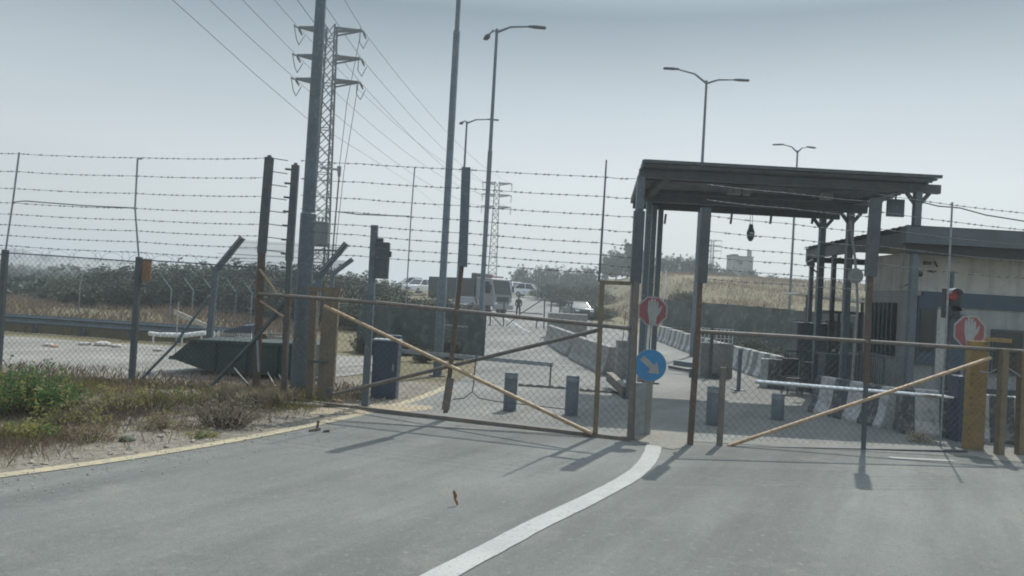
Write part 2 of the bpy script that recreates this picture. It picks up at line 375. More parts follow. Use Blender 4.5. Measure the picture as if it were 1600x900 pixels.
struct(strip('inner_road', innerroad, LE, [(y, x) for y, x in RE], [12.4 + i * .5 for i in range(184)], .018))
# dirt shoulder between the road edge and the fence line
SH = [(-8, -30), (4, -24), (12, -18), (17, -12), (18, -9)]
struct(strip('verge', groundm, [(y, x) for y, x in [(-8, -40), (6, -30), (17.2, -30), (18.5, -30)]], [(y, x + .03) for y, x in LE], [i * .5 for i in range(-16, 38)], .006, 24))
struct(strip('path', dirtroad, [(15.9, -45), (24.3, -45)], [(15.9, -8.2), (18.2, -4.2), (20, -3.4), (24.3, -3.6)], [15.9 + i * .7 for i in range(13)], .014, 40))

def ribbon(name, m, pts, wid, dz=.02):
    b = MB(); P = [Vector(p) for p in pts]
    # dense resample
    Q = []
    for a, c in zip(P, P[1:]):
        k = max(1, int((c - a).length / .15))
        Q += [a + (c - a) * i / k for i in range(k)]
    Q.append(P[-1]); rr = random.Random(3)
    for _ in range(6): Q = [Q[0]] + [(Q[i - 1] + Q[i] * 2 + Q[i + 1]) / 4 for i in range(1, len(Q) - 1)] + [Q[-1]]
    for i, p in enumerate(Q):
        d = (Q[min(i + 1, len(Q) - 1)] - Q[max(i - 1, 0)]); d.z = 0; d.normalize(); nrm = Vector((-d.y, d.x, 0))
        for s_ in (-1, 1):
            q = p + nrm * s_ * (wid / 2 + rr.uniform(-.005, .005)); b.v.append((q.x, q.y, gz(q.x, q.y) * 0 + (gz(q.x, q.y) if q.y > 20 else max(0, gz(q.x, q.y))) + dz))
    b.f = [(2 * i, 2 * i + 1, 2 * i + 3, 2 * i + 2) for i in range(len(Q) - 1) if not (name == 'road_edge_line' and noise.noise(Q[i] * 1.7) > 2)]; b.m = [0] * len(b.f)
    return struct(b.build(name, m))
yl = [gnd(px, py) for px, py in ((0, 746), (150, 726), (300, 702), (420, 680), (500, 663), (580, 645), (655, 624), (705, 603))]
d0 = (yl[0] - yl[1]).normalized(); ribbon('road_edge_line', yellow_line_m, [yl[0] + d0 * 8] + yl, .2)
wlp = [gnd(px, py) for px, py in ((1022, 698), (1017, 716), (1000, 738), (965, 760), (905, 791), (830, 826), (765, 862), (695, 899))]
d0 = (wlp[-1] - wlp[-2]).normalized(); ribbon('road_centre_line', white_line_m, wlp + [wlp[-1] + d0 * 4], .235)
ribbon('lane_dash', white_line_m, [gnd(868, 571), gnd(912, 574)], .12)
ribbon('lane_dash', white_line_m, [gnd(788, 497), gnd(826, 519)], .18)
ribbon('stop_line', white_line_m, [gnd(1390, 717), gnd(1490, 722)], .14)

def ridge(name, x0, x1, y, hfun, m, depth=120):
    b = MB(); n_ = 160; rows = 5
    for j in range(rows):
        t = j / (rows - 1)
        for i in range(n_ + 1):
            x = x0 + (x1 - x0) * i / n_
            b.v.append((x, y + depth * t, -1.0 + (hfun(x) + 1.0) * math.sin(math.pi * .5 * min(1, t * 1.25)) + (noise.noise(Vector((x * .03, j * 2.3, 1))) * 1.2 if 0 < j else 0)))
    b.f = [(j * (n_ + 1) + i, j * (n_ + 1) + i + 1, (j + 1) * (n_ + 1) + i + 1, (j + 1) * (n_ + 1) + i) for j in range(rows - 1) for i in range(n_)]; b.m = [0] * len(b.f)
    return struct(b.build(name, m, smooth=True))
hillm = mat('far_hillside', (.17, .16, .12), (.08, .085, .06), .03, .95, c3=(.25, .23, .19), s3=.16, a3=(.5, .7))
ridge('hills', -560, 60, 620, lambda x: 2.2 + 8.0 + 4.0 * ss(-250, -460, x) + 2.2 * noise.noise(Vector((x * .012, 0, 0))) - 4 * ss(-190, -40, x), hillm, 160)

# ------------------------------------------------------------------ foliage
def leaf_cloud(b, c, rad, n_, size, rr, mi=0, flat=1.0, shell=.55):
    for _ in range(n_):
        d = Vector((rr.gauss(0, 1), rr.gauss(0, 1), rr.gauss(0, 1))).normalized() * (shell + (1 - shell) * rr.random()) ** 1
        p = Vector((c[0] + d.x * rad[0], c[1] + d.y * rad[1], c[2] + d.z * rad[2]))
        s_ = size * rr.uniform(.55, 1.35)
        x = Vector((rr.gauss(0, 1), rr.gauss(0, 1), rr.gauss(0, 1) * flat)).normalized(); y = x.orthogonal().normalized(); y.rotate(Matrix.Rotation(rr.uniform(0, 6.28), 3, x))
        z = x.cross(y)
        b.add([p - y * s_ * .5, p + z * s_ * .28, p + y * s_ * .6, p - z * s_ * .3], [(0, 1, 2, 3)], mi)
def make_tree(name, label, cat, h, wid, seed, leafm, trunk_h, clumps=16, leaves=90, size=.34, group=None, bushy=False):
    rr = random.Random(seed); t = thing(name, label, cat, (0, 0, 0), group)
    tb = MB(); top = Vector((rr.uniform(-.2, .2), rr.uniform(-.2, .2), h * .6))
    if not bushy:
        tb.tube([(0, 0, -.3), (0.05, 0, trunk_h * .5), top * .75, top], [h * .03, h * .024, h * .018, h * .008], 7)
    cr = MB()
    for k in range(clumps):
        a = rr.uniform(0, 6.28); q = math.sqrt(rr.random())
        zz = trunk_h + (h - trunk_h) * (rr.random() if not bushy else rr.random() ** .8)
        prof = math.sin(math.pi * min(.98, max(.12, (zz - trunk_h * .6) / (h - trunk_h * .55)))) ** .6
        c = Vector((math.cos(a) * q * wid * .42 * prof, math.sin(a) * q * wid * .42 * prof, zz * .9))
        r_ = wid * rr.uniform(.12, .24)
        leaf_cloud(cr, c, (r_, r_, r_ * rr.uniform(.55, .85)), leaves, size * rr.choice((.7, 1, 1.2)), rr, 0 if rr.random() < .68 else 1)
        base = Vector((0, 0, trunk_h * .6)) if not bushy else Vector((c.x * .2, c.y * .2, -.1))
        tb.tube([base, (base + c) / 2 + Vector((0, 0, .1)), c], [h * .012, h * .009, h * .003], 5)
        if rr.random() < .75:                       # loose sprays breaking the outline
            for q_ in range(rr.randint(2, 5)):
                d = Vector((rr.gauss(0, 1), rr.gauss(0, 1), abs(rr.gauss(.7, .7)))).normalized() * r_ * rr.uniform(.9, 1.5)
                leaf_cloud(cr, c + d, (r_ * .22, r_ * .22, r_ * .26), int(leaves * .13), size * .9, rr, 1 if rr.random() < .5 else 0)
                tb.tube([c, c + d], [h * .003, h * .0015], 4, cap=False)
    tb.build('trunk', bark, t); cr.build('crown', [leafm, leaf_lt], t)
    return t

# centre treeline behind the cars
P0 = [make_tree('tree', '', 'tree', 6.2, 7.5, 11, leaf_tree, 1.2, 24, 110, .42, 'trees along the skyline'),
      make_tree('tree', '', 'tree', 7.4, 5.4, 12, leaf_tree, 1.6, 22, 110, .4, 'trees along the skyline'),
      make_tree('tree', '', 'tree', 5.0, 8.5, 13, leaf_tree, .7, 26, 110, .42, 'trees along the skyline')]
used = [0, 0, 0]
def put_tree(k, px, y, sc, rz, label, dz=0):
    p = at(px, 450, y); z = gz(p.x, y) + dz
    if not used[k]:
        used[k] = 1; t = P0[k]; t.location = (p.x, y, z); t.rotation_euler = (0, 0, rz); t.scale = (sc,) * 3; t['label'] = label
    else: t = dup(P0[k], (p.x, y, z), rz, sc, label)
    return t
TR = [(0, 812, 150, .8, 0, 'broad dusty green tree rising just right of the grey truck cab'),
      (2, 838, 142, .86, 1, 'low spreading tree behind the two white cars'),
      (2, 862, 150, .95, 2, 'wide rounded tree right of the white cars'),
      (1, 884, 155, .62, 3, 'narrow pointed tree on the skyline right of the white cars'),
      (0, 900, 150, .78, 4, 'rounded tree left of the thin antenna mast'),
      (2, 921, 148, .84, 5, 'low tree touching the left side of the thin antenna mast'),
      (1, 944, 152, .72, 1.2, 'taller tree directly behind the thin antenna mast'),
      (0, 962, 140, .86, 2.2, 'dark tree between the antenna mast and the canopy columns'),
      (1, 980, 135, .84, .7, 'tall dark tree beside the front left canopy column'),
      (2, 1000, 130, .85, 3.2, 'low tree seen through the cluster of left canopy columns'),
      (0, 1040, 128, .62, 4.2, 'tree under the canopy just right of the left columns'),
      (1, 1060, 130, .55, 5.2, 'small pointed tree under the canopy above the stop sign hillside'),
      (0, 1078, 126, .62, .3, 'tree beside the lamp post seen under the canopy'),
      (2, 1105, 135, .62, 1.3, 'low tree at the foot of the tiny far pylon'),
      (2, 1132, 140, .5, 2.3, 'low dark bush at the left of the hilltop house'),
      (2, 1172, 136, .45, 5.3, 'low dark bush in front of the hilltop house'),
      (2, 1204, 134, .34, 1.9, 'small bush on the grassy hilltop right of the house')]
for k, px, y, sc, rz, lb in TR: put_tree(k, px, y, sc, rz, lb)

# big dark shrubs on the left field
B0 = [make_tree('shrub', '', 'shrub', 4.2, 7.0, 21, leaf_dk, .5, 44, 150, .24, 'dark shrubs across the left field', True),
      make_tree('shrub', '', 'shrub', 3.4, 5.6, 22, leaf_dk, .3, 36, 150, .22, 'dark shrubs across the left field', True)]
usedb = [0, 0]
SHR = [(0, 105, 52, .62, 0, 'leftmost dark shrub at the open end of the shrub belt'),
       (0, 165, 56, .95, 1, 'tall dark shrub left of the orange board'),
       (1, 130, 47, .62, 2.5, 'low dark shrub in front of the belt, nearest its left end'),
       (0, 222, 58, 1.05, 2, 'dark shrub directly behind the orange board'),
       (1, 200, 46, .8, 3, 'front shrub behind the fence post beside the orange board'),
       (0, 280, 62, 1.15, 3, 'broad dark shrub between the orange board and the bent fence arm'),
       (1, 268, 48, .85, 4, 'front shrub above the pale leaning plank'),
       (0, 340, 66, 1.25, 4, 'dark shrub behind the bent mesh fence arm'),
       (1, 335, 50, .85, 5, 'front shrub behind the long diagonal fence brace'),
       (0, 400, 64, 1.25, 5, 'dark shrub behind the rusty gate end post'),
       (1, 395, 44, .9, .5, 'front shrub seen through the crossed gate braces'),
       (0, 470, 60, 1.2, .6, 'dark shrub at the foot of the lattice pylon'),
       (1, 455, 40, .85, 1.5, 'front shrub behind the thick lamp pole'),
       (0, 540, 62, 1.1, 1.6, 'dark shrub right of the pylon behind the yellow gate post'),
       (1, 525, 40, .85, 2.6, 'front shrub behind the yellow gate post'),
       (0, 590, 58, .9, 2.7, 'dark shrub behind the slim post with the control box'),
       (1, 590, 38, .78, 3.6, 'front shrub above the blue cabinet'),
       (1, 645, 44, .8, 4.6, 'shrub behind the dark netted screen, at its left half'),
       (1, 700, 46, .7, 5.6, 'shrub behind the dark netted screen, at its right half'),
       (0, 862, 92, .8, 1.1, 'dark bank shrub below the wide rounded tree right of the white cars'),
       (0, 888, 84, .8, 2.1, 'dark bank shrub left of the antenna mast foot, behind the pipe frame'),
       (1, 908, 72, .75, 3.1, 'dark bank shrub just above the squat shaded block'),
       (0, 925, 90, .85, 4.1, 'dark bank shrub touching the antenna mast foot'),
       (1, 938, 66, .6, 5.1, 'small dark bank shrub behind the yellow capped gate stile')]
for k, px, y, sc, rz, lb in SHR:
    p = at(px, 450, y); z = gz(p.x, y) - .1
    if not usedb[k]:
        usedb[k] = 1; t = B0[k]; t.location = (p.x, y, z); t.rotation_euler = (0, 0, rz); t.scale = (sc, sc, sc * .58); t['label'] = lb
    else: dup(B0[k], (p.x, y, z), rz, (sc, sc, sc * .58), lb)
# far bush-dotted plain in front of the hills: one mass
rr = random.Random(5); fb = MB()
for i in range(520):
    y = rr.uniform(150, 640); x = rr.uniform(-.75, -.12) * y
    r_ = rr.uniform(1.2, 3.2) * (1 if y < 350 else 1.5)
    leaf_cloud(fb, (x, y, r_ * .4 + (7 * ss(620, 700, y))), (r_ * 1.4, r_, r_ * .7), 26, r_ * .8, rr)
for i in range(1500):
    y = 58 + 330 * rr.random() ** 1.5; x = rr.uniform(-.78, -.34) * y
    r_ = rr.uniform(.5, 1.3) * (1 + y / 200)
    leaf_cloud(fb, (x, y, r_ * .25), (r_ * 1.5, r_, r_ * .5), 18, r_ * .75, rr)
for i in range(170):
    x = rr.uniform(-520, -40); y = 760; r_ = rr.uniform(1.5, 4)
    leaf_cloud(fb, (x, y, 10.2 + 4 * ss(-250, -460, x) - 4 * ss(-190, -40, x) + r_ * .2), (r_ * 1.6, r_, r_ * .7), 24, r_ * .8, rr)
struct(fb.build('woods', leaf_tree), 'stuff')
for px, y, wd, ht, lb in ((20, 640, 14, 9.5, 'pale blocky building on the far ridge, leftmost'), (33, 650, 12, 8, 'pale blocky building on the far ridge beside the left fence pole'), (75, 655, 16, 6.8, 'low pale building on the far ridge under the razor coil')):
    p = at(px, 410, y); t = thing('far_building', lb, 'building', (p.x, y, 8.0), 'pale buildings on the far ridge')
    b = MB(); b.box((p.x, y, 8 + ht / 2), (wd, 10, ht)); b.build('wall', greywall, t)
    b = MB(); b.box((p.x, y, 8 + ht + .25), (wd + .8, 10.8, .5)); b.build('roof', roofdk, t)
    b = MB()
    for i in range(4): b.box((p.x - wd * .35 + i * wd * .23, y - 5.05, 8 + ht * .75), (wd * .1, .1, 1.4))
    b.build('window', glass, t)

# ------------------------------------------------------------------ verge plants
def make_bush(name, label, cat, c, rad, h, leafms, n_, size, seed, group):
    rr = random.Random(seed); t = thing(name, label, cat, c, group); c = Vector(c); b = MB(); st = MB()
    for k in range(int(n_ / 26)):
        a = rr.uniform(0, 6.28); q = math.sqrt(rr.random()); tip = c + Vector((math.cos(a) * q * rad[0], math.sin(a) * q * rad[1], h * (1 - .55 * q * q) * rr.uniform(.55, 1.05)))
        base = c + Vector((math.cos(a) * q * rad[0] * .35, math.sin(a) * q * rad[1] * .35, -.03)); mid = base.lerp(tip, .55) + Vector((rr.uniform(-.05, .05), rr.uniform(-.05, .05), .04))
        st.tube([base, mid, tip], [.006, .004, .002], 4, cap=False)
        mi = 0 if rr.random() < .75 else 1
        for j in range(26):
            p = base.lerp(mid, .5).lerp(tip, rr.random() ** .7) + Vector((rr.gauss(0, .05), rr.gauss(0, .05), rr.gauss(0, .04)))
            s_ = size * rr.uniform(.6, 1.4); y = Vector((rr.gauss(0, 1), rr.gauss(0, 1), rr.gauss(.5, .8))).normalized(); x = y.orthogonal().normalized(); x.rotate(Matrix.Rotation(rr.uniform(0, 6.28), 3, y))
            b.add([p - y * s_ * .5, p + x * s_ * .24, p + y * s_ * .5, p - x * s_ * .24], [(0, 1, 2, 3)], mi)
    st.build('stem', bark, t); b.build('foliage', leafms, t); return t
G = 'bushes on the verge by the fence'
for i, (px, py, rx, ry, h, ms, n_, sz, lb) in enumerate([
    (20, 652, .85, .55, .9, [leaf_gr, leaf_yl], 2600, .055, 'large fresh green bush at the left edge of the photo'),
    (75, 645, .65, .5, .75, [leaf_gr, leaf_yl], 2200, .05, 'fresh green bush right beside the largest green bush'),
    (50, 690, .35, .3, .34, [leaf_yl, leaf_gr], 800, .05, 'small yellow green weed in front of the green bushes'),
    (118, 668, .5, .35, .42, [leaf_yl, drym], 700, .045, 'sparse olive weed between the green bushes and the fence post'),
    (190, 645, .6, .4, .55, [leaf_yl, drym], 1100, .045, 'yellowing weed at the left of the dark fence post foot'),
    (240, 640, .55, .4, .55, [leaf_yl, drym], 900, .045, 'yellowing weed at the right of the dark fence post foot'),
    (300, 634, .5, .4, .5, [leaf_yl, leaf_gr], 700, .045, 'olive green weed beneath the long diagonal brace'),
    (352, 668, .62, .42, .62, [leaf_gy, drym], 2600, .032, 'rounded grey green dry bush at the right end of the verge'),
    (140, 690, .4, .3, .3, [drym, leaf_yl], 900, .035, 'low brown dry bush on the verge below the olive weed'),
    (255, 672, .45, .3, .34, [drym, leaf_yl], 1000, .035, 'low brown dry bush left of the rounded grey green bush'),
    (405, 640, .3, .25, .3, [drym, leaf_dk], 600, .04, 'small dry bush by the foot of the rusty post'),
    (310, 684, .3, .2, .13, [leaf_yl, leaf_gr], 420, .04, 'low yellow green tuft beside the yellow road line')]):
    p = gnd(px, py); make_bush('bush', lb, 'bush', (p.x, p.y, p.z - .02), (rx, ry), h, ms, n_, sz, 40 + i, G)

def blades(name, m, area, n_, hmin, hmax, wid, seed, dens=None):
    rr = random.Random(seed); b = MB(); k = 0
    while k < n_:
        x, y = area(rr)
        if dens and rr.random() > dens(x, y): continue
        k += 1; z = gz(x, y); h = rr.uniform(hmin, hmax); a = rr.uniform(0, 6.28); ln = rr.uniform(.1, .7) * h; d = Vector((math.cos(a), math.sin(a), 0)); t_ = Vector((-d.y, d.x, 0)) * wid * rr.uniform(.6, 1.4)
        p = Vector((x, y, z)); b.add([p - t_, p + t_, p + d * ln * .35 + Vector((0, 0, h * .6)) + t_ * .6, p + d * ln + Vector((0, 0, h)), p + d * ln * .35 + Vector((0, 0, h * .6)) - t_ * .6], [(0, 1, 2, 3, 4)])
    return struct(b.build(name, m), 'stuff')
def verge_area(rr):
    y = rr.uniform(8.2, 15.6); xe = lerp_tab(LE, y); return xe - .3 - rr.random() ** .8 * min(11, 1.5 + (y - 8) * 1.0 + 3.5), y
def nd(s_, t0):
    return lambda x, y: max(.04, min(1, (noise.noise(Vector((x * s_, y * s_, 5))) + t0) * 1.6)) * (.15 + .85 * ss(.5, 1.6, lerp_tab(LE, y) - x))
blades('dry_grass', drym, verge_area, 42000, .03, .15, .003, 1, nd(.9, .35))
blades('straw', strawm, verge_area, 12000, .02, .1, .0035, 2, nd(1.4, .15))
blades('green_weeds', leaf_yl, verge_area, 6000, .04, .2, .006, 3, nd(.7, -.05))
def heap_area(rr):
    q = gnd(395, 628); a = rr.uniform(0, 6.28); r_ = math.sqrt(rr.random()); return q.x + math.cos(a) * r_ * .75, q.y + math.sin(a) * r_ * .6
blades('dead_straw_heap', strawm, heap_area, 4200, .06, .3, .009, 4)
def back_area(rr): return rr.uniform(-14, -2.8), 15.0 + 2.0 * rr.random() ** 2
blades('scrub_grass', drym, back_area, 5000, .05, .22, .005, 6)
def hill_area(rr): return rr.uniform(10, 40), rr.uniform(34, 95)
blades('hill_grass', drym, hill_area, 20000, .12, .4, .025, 8, lambda x, y: max(.05, noise.noise(Vector((x * .15, y * .15, 9))) + .45))
def field_area(rr): return rr.uniform(-45, -8), rr.uniform(26, 60)
blades('field_grass', drym, field_area, 16000, .15, .5, .02, 9, lambda x, y: max(.05, noise.noise(Vector((x * .15, y * .2, 4))) + .45))
rr = random.Random(9); b = MB()
for i in range(1500):
    x, y = verge_area(rr)
    if rr.random() < .55: x = lerp_tab(LE, y) - .15 - abs(rr.gauss(0, .6))
    r_ = rr.uniform(.008, .035) if rr.random() < .93 else rr.uniform(.04, .07); z = gz(x, y) + r_ * .3
    q = [Vector((x, y, z)) + Vector(v).lerp(Vector((rr.uniform(-1, 1), rr.uniform(-1, 1), rr.uniform(-1, 1))), .25) * r_ for v in ((1, 0, 0), (-1, 0, 0), (0, 1, 0), (0, -1, 0), (0, 0, .8), (0, 0, -.8))]
    b.add(q, [(0, 2, 4), (2, 1, 4), (1, 3, 4), (3, 0, 4), (2, 0, 5), (1, 2, 5), (3, 1, 5), (0, 3, 5)])
struct(b.build('gravel', stone), 'stuff')
def rock(name, p, r_, m, seed, label, cat, group=None, flat=.55):
    rr = random.Random(seed); bm = bmesh.new(); bmesh.ops.create_icosphere(bm, subdivisions=2, radius=r_)
    for v in bm.verts: v.co *= 1 + .28 * noise.noise(v.co / r_ * 1.3 + Vector((seed * 3.1, 0, 0))); v.co.z *= flat
    me = bpy.data.meshes.new(name); bm.to_mesh(me); bm.free(); me.materials.append(m); o = bpy.data.objects.new(name, me); C.objects.link(o); o.location = Vector(p) + Vector((0, 0, r_ * .25)); return tag(o, label, cat, group)
rock('rock', gnd(198, 690), .1, leaf_dk, 2, 'dark weathered stone lying on the bare dirt verge', 'rock')
rock('rock', gnd(386, 672), .05, stone, 3, 'small pale stone beside the yellow line near the gate', 'rock')
for i, (px, py, lb) in enumerate([(42, 682, 'pale scrap of litter under the small yellow green weed'), (222, 668, 'white scrap of litter in the dry verge grass'), (75, 566, 'white litter scrap on the dirt track by the left fence'), ]):
    p = gnd(px, py); b = MB(); b.add([p + Vector(q) for q in ((-.06, -.04, .02), (.07, -.03, .05), (.05, .05, .03), (-.04, .06, .06), (0, 0, .09))], [(0, 1, 4), (1, 2, 4), (2, 3, 4), (3, 0, 4)]); tag(origin_to(b.build('litter', litterm), p), lb, 'litter')
for i, (px, py, s_, m_, lb) in enumerate([(75, 541, .15, litterm, 'flattened pale bag at the foot of the guard rail, leftmost'), (85, 543, .12, orange, 'orange scrap of litter at the foot of the guard rail'), (132, 540, .18, litterm, 'pale rubble heap at the foot of the guard rail'), (160, 541, .24, litterm, 'longest pale rubble heap below the guard rail'), (182, 543, .16, litterm, 'pale rubble heap just left of the dark fence post'), (246, 549, .15, litterm, 'small bright scrap beside the long diagonal brace')]):
    p = gnd(px, py); rock('rubbish', p, s_, m_, 20 + i, lb, 'rubbish', 'rubbish along the guard rail', .42)

# ------------------------------------------------------------------ chain link and barbed wire
def chainlink(b, A, e, L, z0, z1, cell=.1, r_=.0028, sag=0.0):
    A = Vector(A); H = z1 - z0; k = -H
    def clip(s0, up_):                             # diagonal starting at (s0, 0)
        pts = []
        for t in (0, H):
            pts.append((s0 + (t if up_ else -t), t))
        (sa, ta), (sb, tb_) = pts
        lo, hi = 0.0, 1.0
        for lim, sg in ((0, 1), (L, -1)):
            da, db = sg * (sa - lim), sg * (sb - lim)
            if da < 0 and db < 0: return None
            if da < 0: lo = max(lo, da / (da - db))
            if db < 0: hi = min(hi, da / (da - db))
        if hi - lo < 1e-4: return None
        f_ = lambda q: A + e * (sa + (sb - sa) * q) + Vector((0, 0, z0 + ta + (tb_ - ta) * q))
        return f_(lo), f_(hi)
    st = cell * 1.414; s0 = -H
    while s0 < L + H:
        for u_ in (True, False):
            q = clip(s0, u_)
            if q: b.tube(q, r_, 3, cap=False)
        s0 += st
def strand(b, a, c, r_=.0045, barb=.16, seed=0, sag=.02):
    rr = random.Random(seed); a, c = Vector(a), Vector(c); L = (c - a).length; n_ = max(2, int(L / .5)); pts = []
    for i in range(n_ + 1):
        t = i / n_; p = a.lerp(c, t); p.z -= sag * 4 * t * (1 - t) + rr.uniform(-.004, .004); pts.append(p)
    b.tube(pts, r_, 4, cap=False); k = int(L / barb)
    for i in range(k):
        t = (i + rr.uniform(.08, .92)) / k; p = a.lerp(c, t); p.z -= sag * 4 * t * (1 - t); d = (c - a).normalized()
        b.tube([p - d * .022, p + d * .022], .0095, 4, cap=False)
        for s_ in (1, -1):
            q = Vector((rr.uniform(-.3, .3), rr.uniform(-.3, .3), s_)).normalized() * .028; b.tube([p - q * .2 + d * .008 * s_, p + q + d * .008 * s_], .0028, 3, cap=False)
def coil(b, A, e, L, z, rad=.13, pitch=.22, r_=.0035, seed=0):
    rr = random.Random(seed); n_ = int(L / pitch * 14); pts = []; nr = Vector((-e.y, e.x, 0))
    for i in range(n_ + 1):
        t = i / n_; a = t * L / pitch * 2 * math.pi; k = rad * (1 + .25 * math.sin(t * 23) + .15 * math.sin(t * 57 + 1))
        pts.append(Vector(A) + e * (t * L + .12 * math.sin(a * .5)) + nr * math.sin(a) * k + Vector((0, 0, z + k * .4 + math.cos(a) * k)))
    b.tube(pts, r_, 3, cap=False)

# ------------------------------------------------------------------ left perimeter fence
FA, FB = Vector((-7.5, 15.4, 0)), Vector((-4.75, 14.45, 0))
fence = thing('perimeter_fence', 'chain link fence with tall barbed wire topping along the left verge', 'fence', (-7.5, 15.4, 0))
LP = [Vector((-16.3, 16.6, 0)), Vector((-13.4, 16.2, 0)), Vector((-10.45, 15.8, 0)), FA.copy(), FB.copy()]
for p in LP[:4]:
    b = MB(); z1 = 2.56; b.box((p.x, p.y, (z1 - .2) / 2), (.1, .1, z1 + .2), R(-8), ch=.008); b.build('post', steel_dk, fence)
yz = [4.55, 4.18, 3.83, 3.53, 3.3, 3.08, 2.86, 2.65]
exts = []
for i, p in enumerate(LP[:4]):
    pb, pm, pt = ((12, 397), (20, 316), (30, 238)) if i == 2 else ((209, 402), (211, 325), (215, 248))
    if i in (2, 3): q = [onplane(*k, LP[i - 1], LP[min(i + 1, 3)] if i == 2 else LP[3]) for k in (pb, pm, pt)]; q[0] = p + Vector((0, 0, 2.5)); q[1].x += p.x - p.x
    else: q = [p + Vector((0, 0, 2.5)), p + Vector((.1, 0, 3.5)), p + Vector((.2, 0, 4.6))]
    exts.append(q); b = MB(); b.tube(q, .018, 6)
    if i == 3: b.tube([q[2], q[2] + Vector((.09, 0, .0))], .015, 6)
    b.build('extension_pole', steel_lt, fence)
for i in range(4):
    a, c = LP[i], LP[i + 1]; e = (c - a).normalized(); b = MB(); chainlink(b, a, e, (c - a).length, .05, 2.48, .085, .0026); b.build('chain_link', wire, fence)
    b = MB(); b.tube([a + Vector((0, 0, 2.5)), a.lerp(c, .5) + Vector((0, 0, 2.485)), c + Vector((0, 0, 2.46))], .012, 5); b.build('top_rail', steel_dk, fence)
b = MB()
for i in (1, 2, 3): a, c = LP[i], LP[i + 1]; coil(b, a, (c - a).normalized(), (c - a).length * (1 if i < 3 else .75), 2.47, .11, .3, .0032, i)
b.build('razor_coil', wire, fence)
for k, z in enumerate(yz):
    b = MB(); ends = []
    for i, q in enumerate(exts):
        t = (z - q[0].z) / (q[2].z - q[0].z); m_ = (q[1].z - q[0].z) / (q[2].z - q[0].z)
        ends.append(q[0].lerp(q[1], min(1, t / m_)) if t < m_ else q[1].lerp(q[2], (t - m_) / (1 - m_)))
    ends.append(FB + Vector((.05, 0, z - .02)))
    for i in range(len(ends) - 1): strand(b, ends[i], ends[i + 1], seed=k * 10 + i)
    b.build('barbed_strand', wire, fence)
q1, q2 = exts[2], exts[3]; b = MB(); a_, c_ = q1[1] + Vector((0, 0, .0)), q2[1] + Vector((0, 0, .0)); b.tube([a_, a_ + Vector((.25, 0, .04)), a_.lerp(c_, .6) + Vector((0, 0, .0)), c_], .013, 5); b.build('cross_tie', steel_lt, fence)
b = MB(); b.tube([at(328, 462, 16.0), at(272, 540, 15.9), gnd(216, 597) + Vector((0, 0, .0))], .03, 7); b.build('brace', steel, fence)
tag(origin_to((lambda b: (b.box(at(229, 422, 15.55), (.22, .02, .46), R(-14)), b.build('fence_board', orange))[1])(MB()), at(229, 440, 15.55)), 'weathered orange board wired to the fence beside a dark post', 'sign board')
b = MB(); pa, pb = at(272, 487, 22), at(326, 511, 22); b.bar(pa, pb, .05, .13); b.tube([at(276, 488, 22), at(279, 470, 22), Vector((at(279, 470, 22).x, 22, 0))], .014, 5)
tag(b.build('plank', wood), 'pale board leaning on a thin stake behind the diagonal fence brace', 'plank')

# guard rail across the left track
gr = thing('guard_rail', 'long dark metal guard rail with pale top edge beyond the dirt track', 'guard rail', at(100, 540, 26.5) * 1)
gr.location = (-16, 26.5, 0)
b = MB()
ga, gb = Vector((-26, 27.5, 0)), Vector((-8.3, 25.2, 0)); ge = (gb - ga).normalized()
prof = [(0, .30), (.05, .36), (0, .42), (0, .48), (.05, .54), (0, .60)]
for (o0, z0), (o1, z1) in zip(prof, prof[1:]):
    n_ = Vector((-ge.y, ge.x, 0)); b.add([ga - n_ * o0 + Vector((0, 0, z0)), gb - n_ * o0 + Vector((0, 0, z0)), gb - n_ * o1 + Vector((0, 0, z1)), ga - n_ * o1 + Vector((0, 0, z1))], [(0, 1, 2, 3)])
b.bar(ga + Vector((0, .02, .615)), gb + Vector((0, .02, .615)), .05, .03); b.build('rail', steel, gr)
for i in range(10): b = MB(); p = ga.lerp(gb, (i + .5) / 10) + Vector((0, .12, 0)); b.box(p + Vector((0, 0, .25)), (.1, .12, .6)); b.build('post', steel_dk, gr)
b = MB(); ea = ga.lerp(gb, 0) + Vector((0, .5, 0)); n_ = 30
for i in range(n_ + 1):
    p = ga.lerp(gb, i / n_)
    for k, (o_, z) in enumerate(((.1, -.02), (.25, .42 + .06 * noise.noise(Vector((i * .7, 0, 0)))), (.9, .45), (1.6, -.05))): b.v.append((p.x, p.y + o_ + .1, z))
b.f = [(i * 4 + k, i * 4 + k + 1, i * 4 + 5 + k, i * 4 + 4 + k) for i in range(n_) for k in range(3)]; b.m = [0] * len(b.f)
struct(b.build('earth_bank', scrubm, smooth=True))
tubeb = MB(); tubeb.tube([at(233, 521, 24.5), at(250, 523, 24.5), at(252, 523, 24.5)], .07, 8); tubeb.tube([at(254, 523, 24.5), at(290, 524, 24.4), at(322, 520, 24.3)], .075, 8)
for px in (240, 285, 315): p = at(px, 524, 24.45); tubeb.tube([p, (p.x, p.y, 0)], .03, 5)
tag(tubeb.build('white_pipe', whitep), 'white pipe on short stakes behind the fence brace', 'pipe')
